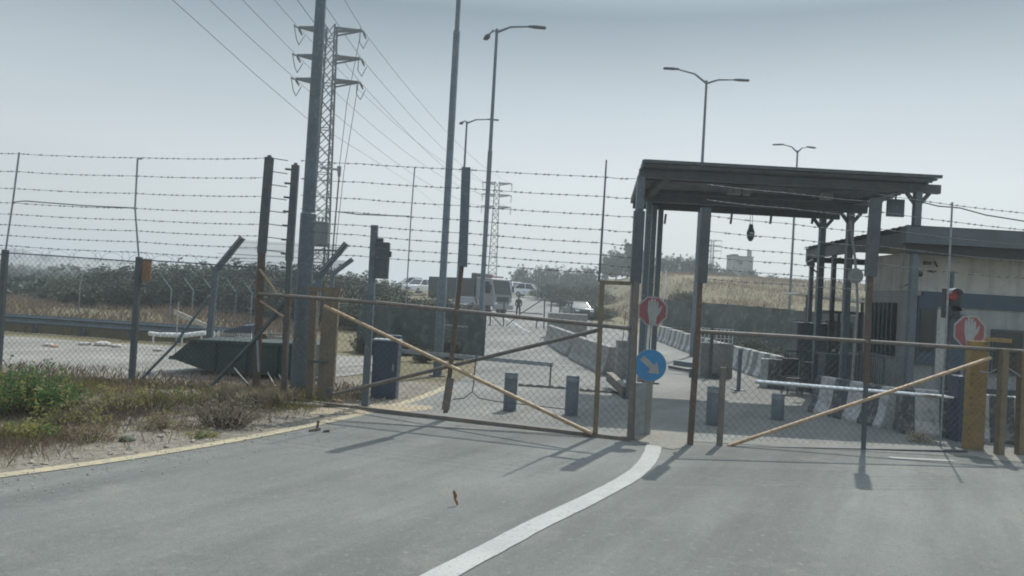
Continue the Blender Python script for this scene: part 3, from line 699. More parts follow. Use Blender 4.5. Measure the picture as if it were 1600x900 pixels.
# scrap pile of pale slabs, beyond the green skip
for i, (px, y, wd, lb, m_) in enumerate([(336, 21.8, .2, 'narrow white slab leaning left of the striped slabs', whitep), (357, 21.8, .5, 'brown and white striped slab beside the blue sheet', wood), (381, 21.8, .44, 'white slatted crate below the blue sheet', whitep), (432, 21.6, .5, 'pale crate behind the crossed gate braces', concrete)]):
    p = at(px, 528, y); t = thing('pallet', lb, 'pallet', (p.x, y, 0), 'pale slabs and crates behind the skip'); z = p.z
    for j in range(3): b = MB(); b.box((p.x, y, z - .1 + j * .1), (wd, .06, .075)); b.build('slat', m_, t)
    for s_ in (-1, 1): b = MB(); b.box((p.x + s_ * wd * .38, y + .06, z / 2 + .1), (.06, .06, z + .2)); b.build('leg', m_, t)
p = at(372, 514, 21.7); b = MB(); b.prism([p + Vector((-.45, 0, -.1)), p + Vector((.35, 0, -.1)), p + Vector((.38, 0, .12)), p + Vector((.1, 0, .09))], (0, .5, .03)); tag(b.build('tarpaulin', bluecab), 'dark blue folded sheet on top of the slatted crate', 'tarpaulin')

# dark green waste skip
sk = thing('waste_skip', 'dark green waste skip with pointed slanting end on the dirt behind the fence', 'skip', (-5.6, 17.6, 0))
o = Vector((0, 17.6, 0)); prof = [(-7.6, .38), (-7.15, .79), (-4.4, .82), (-4.35, .12), (-6.5, .1), (-6.95, .18)]
b = MB(); b.prism([(x, 17.3, z) for x, z in prof], (0, 1.5, 0)); b.build('body', greenskip, sk)
b = MB(); b.bar((-7.17, 17.27, .79), (-4.38, 17.27, .82), .07, .07); b.build('rim', greenskip, sk)
for x in (-6.6, -5.9, -5.2, -4.5): b = MB(); b.bar((x, 17.26, .14), (x, 17.26, .78), .07, .05); b.build('rib', greenskip, sk)
b = MB(); b.box((-7.55, 17.6, .36), (.3, .3, .08), ch=.02); b.build('lifting_hook', steel_dk, sk)
for x in (-5.2, -4.4): b = MB(); b.box((x, 18.0, .05), (.2, 1.2, .1)); b.build('foot', steel_dk, sk)

# ------------------------------------------------------------------ gate
GA, GB = Vector((-4.05, 14.1, 0)), Vector((2.02, 12.15, 0))
HA, HB = Vector((2.92, 12.15, 0)), Vector((8.75, 12.92, 0))
def pl(px, py, left=True): return onplane(px, py, *((GA, GB) if left else (HA, HB)))
E1, E2 = (GB - GA).normalized(), (HB - HA).normalized()

lg = thing('swing_gate', 'left brown gate leaf of pipe and chain link with barbed wire uprights', 'gate', GA)
def vpost(b, x0, y0, x1, y1, r_, left, back=0, w_=None):
    a, c = pl(x1, y1, left), pl(x0, y0, left); a.z = max(a.z, .04)
    off = Vector((0, back, 0))
    c = Vector(((a.x + c.x) / 2 + (c.x - a.x) * .5, a.y + (c.y - a.y), c.z))
    if w_: b.bar(a + off, c + off, w_, w_ * .8)
    else: b.tube([a + off, c + off], r_, 8)
b = MB(); b.tube([pl(404, 459), pl(600, 474), pl(985, 513)], .036, 8); b.build('top_rail', gatepaint, lg)
b = MB(); b.bar(pl(450, 625) , pl(985, 687), .06, .07); b.build('bottom_rail', gatepaint, lg)
b = MB(); b.tube([pl(508, 478) + Vector((0, -.06, 0)), pl(925, 677) + Vector((0, -.06, 0))], .034, 8); b.build('diagonal_brace', tanpipe, lg)
b = MB(); b.tube([pl(520, 617) + Vector((0, .06, 0)), pl(935, 516) + Vector((0, .06, 0))], .034, 8); b.build('diagonal_brace', gatepaint, lg)
b = MB(); vpost(b, 722, 412, 696, 645, .0, True, w_=.075); b.build('stile', rust, lg)
b = MB(); b.bar(pl(704, 590), pl(696, 640), .13, .09); b.build('post_sleeve', gatepaint, lg)
b = MB(); b.bar(pl(723, 417), pl(728.5, 262), .15, .12); b.build('post_sleeve', steel, lg)
b = MB(); vpost(b, 941, 442, 930, 677, 0, True, w_=.075); b.build('stile', yellow_d, lg)
b = MB(); b.bar(pl(938, 441), pl(985, 443), .06, .06); b.build('cap_bar', yellow_d, lg)
b = MB(); vpost(b, 994, 440, 983, 687, 0, True, w_=.07); b.build('stile', gatepaint, lg)
b = MB(); b.tube([pl(936, 440), pl(941, 360), pl(947.5, 250)], [.022, .02, .014], 6); b.build('mast', steel, lg)
b = MB(); b.tube([pl(634, 478), pl(641, 360), pl(642, 340), pl(648, 262)], .012, 6); b.build('extension_pole', steel_lt, lg)
b = MB(); vpost(b, 452, 462, 441, 628, 0, True, w_=.06); b.build('stile', rust, lg)
b = MB(); L = (GB - GA).length; chainlink(b, GA, E1, L - .06, .12, 1.88, .085, .0026); b.build('chain_link', wire, lg)
b = MB(); b.tube([pl(744, 555), pl(740, 600), pl(738, 612), pl(725, 622), pl(708, 624)], .01, 5); b.tube([pl(738, 612), pl(748, 622), pl(775, 627), pl(890, 640)], .008, 5); b.build('tension_wire', steel_dk, lg)
YL = [(261, 277.5), (290, 308), (317, 337), (339, 360.5), (359, 381), (375, 400), (392, 415), (406.5, 428)]
for k, (ya, yb) in enumerate(YL):
    sl = (yb - ya) / (962 - 655.5); b = MB(); x0, x1 = 470, 993
    cuts = [pl(x, ya + sl * (x - 655.5)) for x in (x0, 560, 726, 944, x1)]
    for i in range(4): strand(b, cuts[i], cuts[i + 1], seed=200 + k * 7 + i, sag=.012)
    b.build('barbed_strand', wire, lg)
b = MB(); b.tube([pl(530, 331), pl(560, 335), pl(640, 338)], .011, 5); b.build('cross_tie', steel_lt, lg)

def onright(px, py): return pl(px, py, False)
rg = thing('swing_gate', 'right brown gate leaf of pipe and chain link under the canopy', 'gate', HB)
b = MB(); b.tube([onright(1090, 518), onright(1250, 527), onright(1420, 538), onright(1598, 549)], .034, 8); b.build('top_rail', gatepaint, rg)
b = MB(); b.bar(onright(1075, 697), onright(1510, 706), .06, .05); b.build('bottom_rail', steel_dk, rg)
b = MB(); b.tube([onright(1136, 696) + Vector((0, -.05, 0)), onright(1545, 559) + Vector((0, -.05, 0))], .032, 8); b.build('diagonal_brace', tanpipe, rg)
b = MB(); b.bar(onright(1090, 520), onright(1078, 696), .085, .07); b.build('stile', rust, rg)
b = MB(); b.bar(onright(1094, 440), onright(1090, 520), .07, .06); b.build('stile', rust, rg)
b = MB(); b.bar(onright(1103, 325), onright(1096, 442), .15, .12); b.build('post_sleeve', steel_dk, rg)
b = MB(); b.bar(onright(1130, 574), onright(1124, 696), .085, .06); b.build('stile', gatepaint, rg)
b = MB(); b.bar(onright(1369, 310), onright(1360, 432), .16, .12); b.build('post_sleeve', steel_dk, rg)
b = MB(); b.bar(onright(1360, 432), onright(1353, 600), .075, .06); b.build('stile', rust, rg)
b = MB(); b.bar(onright(1353, 600), onright(1349, 702), .06, .05); b.build('stile', steel_dk, rg)
b = MB(); b.box(onright(1079, 583), (.04, .06, .14)); b.build('latch', steel_dk, rg)
b = MB(); chainlink(b, HA, E2, (HB - HA).length - .25, .1, 1.78, .085, .0026); b.build('chain_link', wire, rg)
for k, (ya, yb) in enumerate([(291, 304), (315, 328), (339, 352), (363, 375), (386, 397), (403.5, 414), (421, 431), (437, 446)]):
    sl = (yb - ya) / 126.5; b = MB(); cuts = [onright(x, ya + sl * (x - 1129)) for x in (1104, 1230, 1366)]
    for i in range(2): strand(b, cuts[i], cuts[i + 1], seed=400 + k * 5 + i, sag=.012)
    b.build('barbed_strand', wire, rg)

# posts at the left end
def tallpost(label, top, joint, base, A, wu, wlw, m_low):
    pb = onplane(*base, A[0], A[1]); pj = onplane(*joint, A[0], A[1]); pt = onplane(*top, A[0], A[1]); pb.z = -.2
    t = thing('steel_post', label, 'post', (pb.x, pb.y, 0), 'tall steel posts at the gate')
    b = MB(); b.bar(pb, pj, wlw, wlw * .8); b.build('lower_post', m_low, t)
    b = MB(); b.bar(pj + Vector((0, 0, -.03)), pt, wu, wu * .7); b.build('sleeve', steel_dk, t)
    b = MB(); b.bar(pt, pt + Vector((0, 0, .04)), wu * .4, wu * .4); b.build('cap', steel_dk, t)
    return t, pb, pt
PLN = ((-4.75, 14.45), (-4.05, 14.35))
tallpost('tall dark post on a rusty foot at the right end of the left fence', (421, 246), (409, 393), (400, 622), PLN, .15, .12, rust)
PL2 = ((-4.2, 14.2), (-4.0, 14.15))
t, pb, pt = tallpost('tall all dark post with wire hooks standing just left of the thick pole', (462, 258), (452, 405), (443, 632), PL2, .13, .1, steel_dk)
for k in range(8):
    b = MB(); z = 4.3 - k * .26; x = pb.x + (pt.x - pb.x) * (z / pt.z); b.bar((x - .18, pt.y - .03, z), (x + .02, pt.y - .03, z - .01), .03, .035); b.build('hook', steel_dk, t)
tie = thing('wire_tie_set', 'short wire strands spanning the two tall posts at the left gate end', 'wires', (-4.5, 14.3, 2.5))
for k in range(8):
    b = MB(); y0 = 247 + k * 20.5; b.tube([onplane(424 - k * 1.6, y0, *[Vector(q) for q in PLN]), onplane(450 - k * .8, y0 + 4, *[Vector(q) for q in PL2])], .008, 4); b.build('strand', wire, tie)
br = thing('gate_brace', 'crossed rusty and dark braces between the posts at the left gate end', 'brace', gnd(345, 610))
b = MB(); b.tube([at(406, 421, 14.3), at(432, 457, 14.3)], .022, 6); b.build('bar', tanpipe, br)
b = MB(); b.tube([at(406, 470, 14.3), at(446, 497, 14.3)], .02, 6); b.build('bar', tanpipe, br)
b = MB(); b.tube([at(446, 472, 14.4), at(395, 535, 14.4), gnd(322, 612)], .04, 7); b.build('bar', steel_dk, br)
b = MB(); b.tube([at(365, 575, 14.5), at(386, 600, 14.4), gnd(402, 622)], .02, 6); b.build('bar', steel_dk, br)
b = MB(); b.tube([at(402, 532, 14.3), at(404, 580, 14.3), gnd(405, 612)], .02, 6); b.build('bar', steel_lt, br)
# debris at hinge foot
for i, (a, c, r_, m_, lb) in enumerate([((440, 619), (535, 632), .03, tanpipe, 'rusty pipe lying along the foot of the left gate'), ((445, 634), (580, 641), .035, wood, 'pale board lying on sand beside the left gate foot'), ((410, 585), (430, 608), .018, litterm, 'short white stick leaning by the rusty post, nearer it'), ((424, 582), (445, 606), .018, litterm, 'short white stick leaning by the rusty post, farther from it')]):
    p, q = gnd(*a), gnd(*c); b = MB(); b.tube([p + Vector((0, 0, .05 if i < 2 else .25)), q + Vector((0, 0, .05))], r_, 6); tag(b.build('pipe' if i == 0 else 'board' if i == 1 else 'stick', m_), lb, 'debris')
b = MB(); q = gnd(590, 640)
for i in range(13):
    for j in range(7):
        u_, v_ = i / 12 * 2 - 1, j / 6 * 2 - 1; b.v.append((q.x + u_ * 1.0, q.y + v_ * .5 - u_ * -.5, .014 + .05 * max(0, 1 - u_ * u_ - v_ * v_ + .2 * noise.noise(Vector((i, j, 0))))))
b.f = [(i * 7 + j, i * 7 + j + 1, (i + 1) * 7 + j + 1, (i + 1) * 7 + j) for i in range(12) for j in range(6)]; b.m = [0] * len(b.f); struct(b.build('sand', sandm, smooth=True), 'stuff')

# yellow hinge post frames
def yellow_frame(label, legs, top, m_):
    bases = []
    for (x0, y0, x1, y1, w_, Y) in legs: a = at(x1, y1, Y); a.z = -.1; c = at(x0, y0, Y); c.x = c.x; bases.append((a, c, w_))
    t = thing('gate_post', label, 'gate post', (bases[0][0].x, bases[0][0].y, 0), 'yellow gate posts')
    for a, c, w_ in bases: b = MB(); b.bar(a, c, w_, .14); b.build('post', m_, t)
    if top: b = MB(); b.bar(at(*top[0]), at(*top[1]), .12, .07); b.build('cap_bar', m_, t)
    return t
t = yellow_frame('faded yellow double gate post with cap bar at the left gate hinge', [(491, 456, 484, 632, .13, 14.55), (519, 450, 507, 640, .3, 14.5)], ((480, 451, 14.5), (533, 453, 14.5)), yellow_d)
b = MB(); b.bar(at(483, 564, 14.45), at(512, 566, 14.4), .05, .05); b.build('hinge', steel_dk, t); b = MB(); b.box(at(514, 610, 14.3), (.1, .05, .1)); b.build('padlock_plate', steel_dk, t)
t = yellow_frame('wide bright yellow gate post at the right gate hinge', [(1528, 533, 1519, 712, .3, 13.2)], None, yellow)
b = MB(); b.bar(at(1540, 530, 13.1), at(1580, 533, 13.0), .08, .07); b.build('hinge_arm', yellow, t)
yellow_frame('slim yellow pipe post just right of the wide yellow post', [(1569, 545, 1560, 725, .1, 12.75)], None, yellow_d)
yellow_frame('slim yellow post cut by the right edge of the photo', [(1599, 548, 1593, 735, .12, 12.85)], None, yellow_d)
tag((lambda b: (b.tube([at(1530, 580, 13), at(1545, 583, 12.9), at(1557, 577, 12.8)], .012, 6), b.tube([at(1575, 575, 12.8), at(1590, 585, 12.8), at(1600, 592, 12.8)], .012, 6), b.build('chain', steel_lt))[2])(MB()), 'slack chain hanging between the yellow posts at the right', 'chain')
# right fence wires
rf = thing('perimeter_fence', 'barbed wire fence run with thin light pole right of the gate', 'fence', (8.2, 13.1, 0))
b = MB(); a, c = at(1488, 316, 13.3), at(1478, 520, 13.3); b.tube([(c.x, c.y, 0), c, a], .016, 6); b.build('pole', steel_lt, rf)
for k, (p0, p1) in enumerate([((1368, 303), (1620, 335)), ((1368, 330), (1620, 361)), ((1368, 357), (1620, 385)), ((1368, 384), (1620, 410)), ((1368, 412), (1620, 436))]):
    b = MB(); strand(b, at(*p0, 12.55), at(*p1, 13.2), seed=600 + k); b.build('barbed_strand', wire, rf)
tag((lambda b: (b.tube([at(1425, 312, 14.5), at(1465, 322, 14.5), at(1500, 325, 14.5), at(1540, 336, 14.5), at(1640, 352, 14.5)], .012, 5), b.build('cable', cablem))[1])(MB()), 'thick sagging cable running right from the canopy corner', 'cable')

# ------------------------------------------------------------------ central signs
def disc_sign(b, c, r_, n_=32, th=.006, ph=0, y_off=0):
    c = Vector(c); b.prism([c + Vector((math.cos(ph + 2 * math.pi * k / n_) * r_, y_off, math.sin(ph + 2 * math.pi * k / n_) * r_)) for k in range(n_)], (0, th, 0))
HAND = [(-.10, -.46), (.13, -.46), (.15, -.2), (.27, -.02), (.33, .16), (.29, .2), (.24, .12), (.19, .06), (.19, .3), (.16, .34), (.12, .3), (.11, .12), (.1, .38), (.06, .43), (.02, .38), (.01, .13), (-.01, .41), (-.05, .45), (-.09, .41), (-.09, .12), (-.11, .34), (-.15, .37), (-.18, .33), (-.19, 0), (-.15, -.2)]
def stop_sign(t, c, r_, yaw_fix=0):
    c = Vector(c); b = MB(); disc_sign(b, c, r_, 8, .006, math.pi / 8); b.build('sign_plate', signwhite, t)
    b = MB(); disc_sign(b, c, r_ * .9, 8, .004, math.pi / 8, -.006); b.build('red_face', red, t)
    b = MB(); b.prism([c + Vector((x * r_ * 1.75, -.011, z * r_ * 1.85)) for x, z in HAND], (0, .004, 0)); b.build('hand_symbol', signwhite, t)
SY = 12.75
sp_ = at(1003, 684, SY); sp_.z = 0
t = thing('sign_post', 'pale grey post carrying the signs in the gap of the gate', 'post', sp_)
b = MB(); c = at(1006, 600, SY); b.box((sp_.x + .02, SY + .12, .5), (.26, .14, 1.0), ch=.02); b.build('base_sleeve', concrete, t)
b = MB(); b.tube([(sp_.x + .06, SY + .12, 0), (at(1013, 545, SY).x + .0, SY + .1, 1.5), (at(1019, 470, SY).x, SY + .06, at(1019, 470, SY).z)], .022, 8); b.build('pole', whitep, t)
b = MB(); b.box(at(998, 640, SY - .02), (.2, .06, .9), ch=.01); b.build('side_plate', signgrey, t)
t = thing('stop_sign', 'red octagonal stop sign with white hand above the blue arrow sign', 'stop sign', at(1020, 486, SY)); stop_sign(t, at(1020, 486, SY), .262)
bs = at(1016, 571, SY - .02); t = thing('arrow_sign', 'round blue sign with white arrow pointing down right in the gate gap', 'road sign', bs)
b = MB(); disc_sign(b, bs, .268, 40, .006); b.build('sign_plate', signwhite, t)
b = MB(); disc_sign(b, bs, .26, 40, .004, 0, -.006); b.build('blue_face', blue, t)
ar = [(-.19, .05), (.04, .05), (.04, .125), (.2, 0), (.04, -.125), (.04, -.05), (-.19, -.05)]; ca, sa_ = math.cos(R(-41)), math.sin(R(-41))
b = MB(); b.prism([bs + Vector((x * ca - z * sa_, -.011, x * sa_ + z * ca)) for x, z in ar], (0, .004, 0)); b.build('arrow_symbol', signwhite, t)
# tall dark portal sleeve beside the gap carries the wire ends
tallpost('thick dark steel post at the front left canopy corner above the gate end', (999, 330), (993, 440), (986, 686), ((2.02, 12.35), (3.0, 12.35)), .17, .1, gatepaint)

# ------------------------------------------------------------------ bollards
def bollard(px, py, wd, h, label, back=False):
    p = gnd(px, py); t = thing('bollard', label, 'bollard', (p.x, p.y, 0), 'rising steel bollards across the lanes')
    b = MB(); r_ = wd / 2; b.tube([(p.x, p.y, 0), (p.x, p.y, h - .02), (p.x, p.y, h)], [r_, r_, r_ * .93], 24); b.build('cylinder', steel, t, True)
    b = MB(); b.tube([(p.x, p.y, h - .1), (p.x, p.y, h - .03)], r_ * 1.012, 24); b.build('band', steel_lt, t, True)
    b = MB(); b.tube([(p.x, p.y, .005), (p.x, p.y, .022)], r_ * 1.45, 24); b.build('ground_ring', steel_dk, t, True)
bollard(796, 643, .25, .74, 'grey steel bollard left of centre behind the left gate leaf')
bollard(892, 650, .25, .76, 'grey steel bollard nearer the sign post behind the left gate leaf')
bollard(1113, 665, .25, .72, 'dark bollard behind the short stile of the right gate leaf')
bollard(1214, 657, .25, .53, 'short dark bollard standing alone in the canopy shadow')
for x0, x1, y0, y1, lb in ((810, 884, 604, 609, 'black rubber strip across the road between the two left bollards'), (906, 965, 612, 616, 'black rubber strip across the road right of the left bollards')):
    b = MB(); p, q = gnd(x0, y0), gnd(x1, y1); n_ = 14
    for i in range(n_ + 1):
        c = p.lerp(q, i / n_); k = .5 if i % 3 == 2 else 1.0
        b.v += [tuple(c + Vector((0, -.1 * k, .02))), tuple(c + Vector((0, -.03, .02 + .055 * k))), tuple(c + Vector((0, .03, .02 + .055 * k))), tuple(c + Vector((0, .1 * k, .02)))]
    b.f = [(i * 4 + j, i * 4 + j + 1, i * 4 + j + 5, i * 4 + j + 4) for i in range(n_) for j in range(3)]; b.m = [0] * len(b.f); tag(b.build('speed_bump', rubber), lb, 'speed bump')

# ------------------------------------------------------------------ lamp posts
def lamp(label, px, py, Y, H, d_lo, d_hi, zstep, arms, zstep2=None, group='street lamps along the road', lean=0):
    p = at(px, py, Y); p.z = gz(p.x, Y); t = thing('street_lamp', label, 'street lamp', p, group); x, y, z0 = p
    b = MB(); r0, r1 = d_lo / 2, d_hi / 2
    pts = [(x, y, z0 - .2), (x, y, z0 + zstep), (x, y, z0 + zstep + .03)]; rs = [r0 * 1.25, r0 * 1.2, r0]
    if zstep2: pts += [(x, y, z0 + zstep2), (x, y, z0 + zstep2 + .04)]; rs += [r0 * .95, r1 * 1.05]
    pts += [(x, y, z0 + H)]; rs += [r1 * .8]
    b.tube(pts, rs, 12); b.build('pole', steel, t, True)
    b = MB(); b.tube([(x, y, z0), (x, y, z0 + .03)], r0 * 2.2, 12); b.build('base_plate', steel_dk, t)
    for (az, ln, rise) in arms:
        d = Vector((math.cos(az), math.sin(az), 0)); top = Vector((x, y, z0 + H)); a = MB()
        e = top + d * ln + Vector((0, 0, rise)); a.tube([top + Vector((0, 0, -.12)), top + d * ln * .4 + Vector((0, 0, rise * .6)), e], [.05, .038, .03], 8); ao = a.build('arm', steel, t)
        h = MB(); hd = d.copy(); n_ = Vector((-d.y, d.x, 0)); q = e - d * .1
        out = [q - n_ * .05, q + d * .25 - n_ * .11, q + d * .62 - n_ * .09, q + d * .66, q + d * .62 + n_ * .09, q + d * .25 + n_ * .11, q + n_ * .05]
        h.prism([v + Vector((0, 0, -.03)) for v in out], (0, 0, .055)); h.build('lamp_head', steel_dk, t, label=None)
    return t
PI = math.pi
lamp('thick grey pole in front of the lattice pylon, running out of the top', 478, 400, 15.35, 11.5, .265, .21, 3.6, [(0, 1.8, .3), (PI, 1.8, .3)])
lamp('slim grey pole right of the thick one, its lamp beyond the top edge', 699, 310, 20, 11.8, .19, .125, 2.55, [(0, 1.7, .25), (PI / 2 + .3, 1.7, .25)], 9.0)
lamp('tall lamp with one long arm to the right, beside the truck', 764.5, 260, 28, 11.9, .18, .13, 1.2, [(0.1, 1.25, .2), (PI * .58, 1.5, .25)], 7.4)
lamp('more distant single arm lamp between the two taller grey poles', 727, 235, 43.4, 11.7, .18, .13, 1.2, [(0.1, 1.25, .2), (PI * .58, 1.5, .25)])
lamp('double armed lamp rising behind the canopy roof', 1099, 220, 32.4, 11.7, .18, .12, 1.2, [(0, 1.25, .1), (PI, 1.3, .42)])
lamp('small far double lamp above the middle of the canopy roof', 1246, 240, 44.5, 10.9, .16, .12, 1.2, [(PI * .12, .75, .3), (PI * .86, .85, .38)])

# ------------------------------------------------------------------ pylons and power lines
def pylon(label, px, py, Y, H, wb, wt, arms, al, r_=.05, box=False):
    p = at(px, py, Y); z0 = gz(p.x, Y); t = thing('lattice_pylon', label, 'pylon', (p.x, Y, z0), 'lattice pylons of the power line'); x, y = p.x, Y
    b = MB(); n_ = int(H / 1.15); W = lambda z: wb + (wt - wb) * z / H
    cor = lambda z, k: Vector((x + (W(z) / 2) * (1 if k in (1, 2) else -1), y + (W(z) / 2) * (1 if k > 1 else -1), z0 + z))
    for k in range(4): b.bar(cor(-.3, k), cor(H, k), r_ * 1.6, r_ * 1.6)
    for i in range(n_):
        za, zb = H * i / n_, H * (i + 1) / n_
        for k in range(4):
            k2 = (k + 1) % 4; b.bar(cor(za, k), cor(zb, k2), r_ * .7, r_ * .7); b.bar(cor(za, k2), cor(zb, k), r_ * .7, r_ * .7)
            if i % 3 == 0: b.bar(cor(za, k), cor(za, k2), r_ * .7, r_ * .7)
    b.build('tower_body', steel_dk, t); tips = []
    for za in arms:
        for s_ in (-1, 1):
            b = MB(); tip = Vector((x + s_ * al, y, z0 + za)); 
            for dy in (-1, 1): b.bar(Vector((x + s_ * W(za) / 2, y + dy * W(za) / 2, z0 + za)), tip, r_ * 2, r_ * 2.2); b.bar(Vector((x + s_ * W(za) / 2, y + dy * W(za) / 2, z0 + za - .35)), tip, r_ * 1.4, r_ * 1.4)
            ao = b.build('cross_arm', steel_dk, t); q = MB()
            for dy in (-1, 1):
                q.tube([tip, tip + Vector((0, dy * .5, -.12)), tip + Vector((0, dy * 1.1, -.22))], [.07, .1, .06], 6)
            q.tube([tip + Vector((.0, -1.1, -.22)), tip + Vector((-.1 * s_, -.7, -1.1)), tip + Vector((0, .4, -1.25)), tip + Vector((0.2, 1.1, -.3))], .035, 5); q.build('insulator', steel_dk, ao)
            tips.append(tip)
    return t, tips, Vector((x, y, z0))
T1, tips1, p1 = pylon('large lattice pylon right behind the thick grey pole', 505, 250, 60, 22.1, 1.5, .8, [21.8, 19.6, 17.75], 2.55, .075)
b = MB(); q = at(503, 366, 59); b.box(q, (1.1, .9, 1.9), ch=.08); bo = b.build('transformer', steel_dk, T1)
for k in range(3): b = MB(); b.tube([q + Vector((-.3 + .3 * k, 0, .9)), q + Vector((-.3 + .3 * k, 0, 1.35))], .06, 6); b.build('bushing', steel_dk, bo)
b = MB(); b.bar(q + Vector((-.9, 0, -1.25)), q + Vector((1.3, 0, -1.2)), .14, .16); b.build('platform', steel_dk, T1)
b = MB(); a = at(500, 262, 59.5); b.bar(a, at(527, 265, 59.5), .12, .16); b.tube([at(530, 260, 59.5), at(530, 276, 59.5)], [.18, .12], 8); b.build('side_bracket', steel_lt, T1)
T2, tips2, p2 = pylon('distant lattice pylon behind the truck', 774, 340, 136, 20.6 - gz(-3, 136) + 1.6, 1.6, .8, [22.2 - gz(-3, 136) - .2, 22.2 - gz(-3, 136) - 2.3, 22.2 - gz(-3, 136) - 4.4], 2.6, .075)
T3, tips3, p3 = pylon('tiny far pylon beside the hilltop house under the canopy', 1112, 405, 255, 17.5, 1.4, .8, [17.3, 15.6, 13.9], 3.0, .09)
dv = Vector((tips2[0].x - tips1[0].x, tips2[0].y - tips1[0].y, 0))
gl = 'power line conductors of the pylons'
nm = ['top left', 'top right', 'middle left', 'middle right', 'lowest left', 'lowest right']
for i in range(6):
    b = MB(); a, c = tips1[i], tips2[i]; back = a + Vector((.6, -78, .6)); pts = []
    for k in range(25): t_ = k / 24; p = back.lerp(a, t_); p.z -= .9 * 4 * t_ * (1 - t_); pts.append(p)
    for k in range(1, 25): t_ = k / 24; p = a.lerp(c, t_); p.z -= 1.8 * 4 * t_ * (1 - t_); pts.append(p)
    b.tube(pts, .022, 4, cap=False); tag(b.build('power_line', cablem), f'thin conductor hung from the {nm[i]} arm of the large pylon', 'power line', gl)
b = MB(); a = at(270, 0, 42.6); c = at(477, 183, 70); e_ = (c - a); b.tube([a - e_ * 1.4, a, a.lerp(c, .5) + Vector((0, 0, -.1)), c, at(640, 285, 140), at(700, 335, 200)], .025, 4, cap=False); tag(b.build('power_line', cablem), 'lone lower cable crossing from the top left edge behind the thick pole', 'power line', gl)
for i, ((x0, y0), (x1, y1)) in enumerate((((562, 60), (530, 262)), ((560, 130), (522, 410)))):
    b = MB(); b.tube([at(x0, y0, 59.5), at((x0 + x1) / 2 - 4, (y0 + y1) / 2, 59), at(x1, y1, 59)], .025, 4, cap=False); tag(b.build('drop_wire', cablem), ('thin wire dropping from the upper right pylon arm to its bracket', 'thin wire dropping from the lowest right pylon arm to the shrubs')[i], 'wire')
b = MB(); a = at(531, 262, 59); c = at(517, 425, 59); b.tube([a, c, (c.x, c.y, gz(c.x, c.y))], .06, 6); tag(b.build('service_pole', steel_dk), 'thin leaning pole just right of the large pylon', 'pole')

# ------------------------------------------------------------------ inner security fence with cranked mesh arms
sf = thing('security_fence', 'tall mesh security fence with outward bent top behind the left fence', 'fence', (-6.5, 19.2, 0))
SFY = 18.9
k0 = at(338, 418, SFY); k1 = at(380, 371, SFY); base = Vector((at(328, 520, SFY).x, SFY, 0))
sx = [k0.x, k0.x + 2.55]
off = k1 - k0
for i, x in enumerate(sx):
    dz = 0 if i == 0 else -.0
    b = MB(); b.bar((x - .1 * 1, SFY, -.1), (x, SFY, k0.z), .14, .12); b.bar((x, SFY, k0.z - .05), (x + off.x, SFY - .02, k0.z + off.z), .14, .12); b.build('post', steel, sf)
    b = MB(); b.bar((x, SFY - .1, k0.z), (x + off.x, SFY - .12, k0.z + off.z), .02, .02); b.build('edge_strip', steel_lt, sf)
b = MB()
for i in range(60):
    x = sx[0] + .1 + i * .06; 
    if x > sx[1] + .1: break
    b.bar((x, SFY, .1), (x, SFY, k0.z - .03), .008, .008); b.bar((x, SFY, k0.z - .03), (x + off.x, SFY, k0.z + off.z - .06), .008, .008)
for i in range(12): z = .2 + i * .24; b.bar((sx[0], SFY, z), (sx[1], SFY, z), .008, .008)
for i in range(5): q = off * ((i + .5) / 5); b.bar((sx[0] + q.x, SFY, k0.z + q.z - .04), (sx[1] + q.x, SFY, k0.z + q.z - .04), .008, .008)
b.build('mesh_panel', wire, sf)
# the small far cranked posts
for i, (px, lb) in enumerate(((262, 'first pale cranked post top right of the orange board'), (296, 'second pale cranked post top right of the orange board'), (327, 'pale cranked post top left of the diagonal brace end'), (363, 'pale cranked post top midway between the bent arm and the rusty post'), (388, 'pale cranked post top close to the rusty post'))):
    Y = 34; a = at(px - 8, 433 + i * 1.5, Y); c = at(px + 6, 452 + i * 1.5, Y); b = MB(); b.tube([a, c, (c.x, c.y, gz(c.x, Y))], .03, 5); tag(origin_to(b.build('fence_post', steel_lt), (c.x, c.y, 0)), lb, 'post', 'pale cranked posts in front of the shrubs')
b = MB(); a = at(128, 428, 30); c = at(122, 515, 30); b.tube([at(129, 424, 30), at(125, 450, 30), (c.x, 30, 0)], .025, 5); tag(b.build('stake', steel_lt), 'thin pale stake in front of the shrub belt on the left', 'stake')

# far bent roof shape right of the pylon (second cranked arm, seen against the sky)
t = thing('sloped_arm_frame', 'dark sloping frame with mesh right of the pylon foot', 'frame', (at(500, 450, 22).x, 22, 0))
a, c = at(520, 428, 22), at(551, 405, 22); b = MB(); b.bar(a, c, .1, .12); b.bar((a.x, 22, 0), a, .1, .1); b.build('post', steel, t)
b = MB()
d0, d1 = at(505, 404, 22.5), at(540, 408, 22.5)
for i in range(14): q = d0.lerp(at(500, 430, 22.5), i / 13); q2 = d1.lerp(at(522, 428, 22.5), i / 13); b.bar(q, q2, .008, .008)
for i in range(16): b.bar(d0.lerp(d1, i / 15), at(500, 430, 22.5).lerp(at(522, 428, 22.5), i / 15), .008, .008)
b.build('mesh_panel', wire, t)

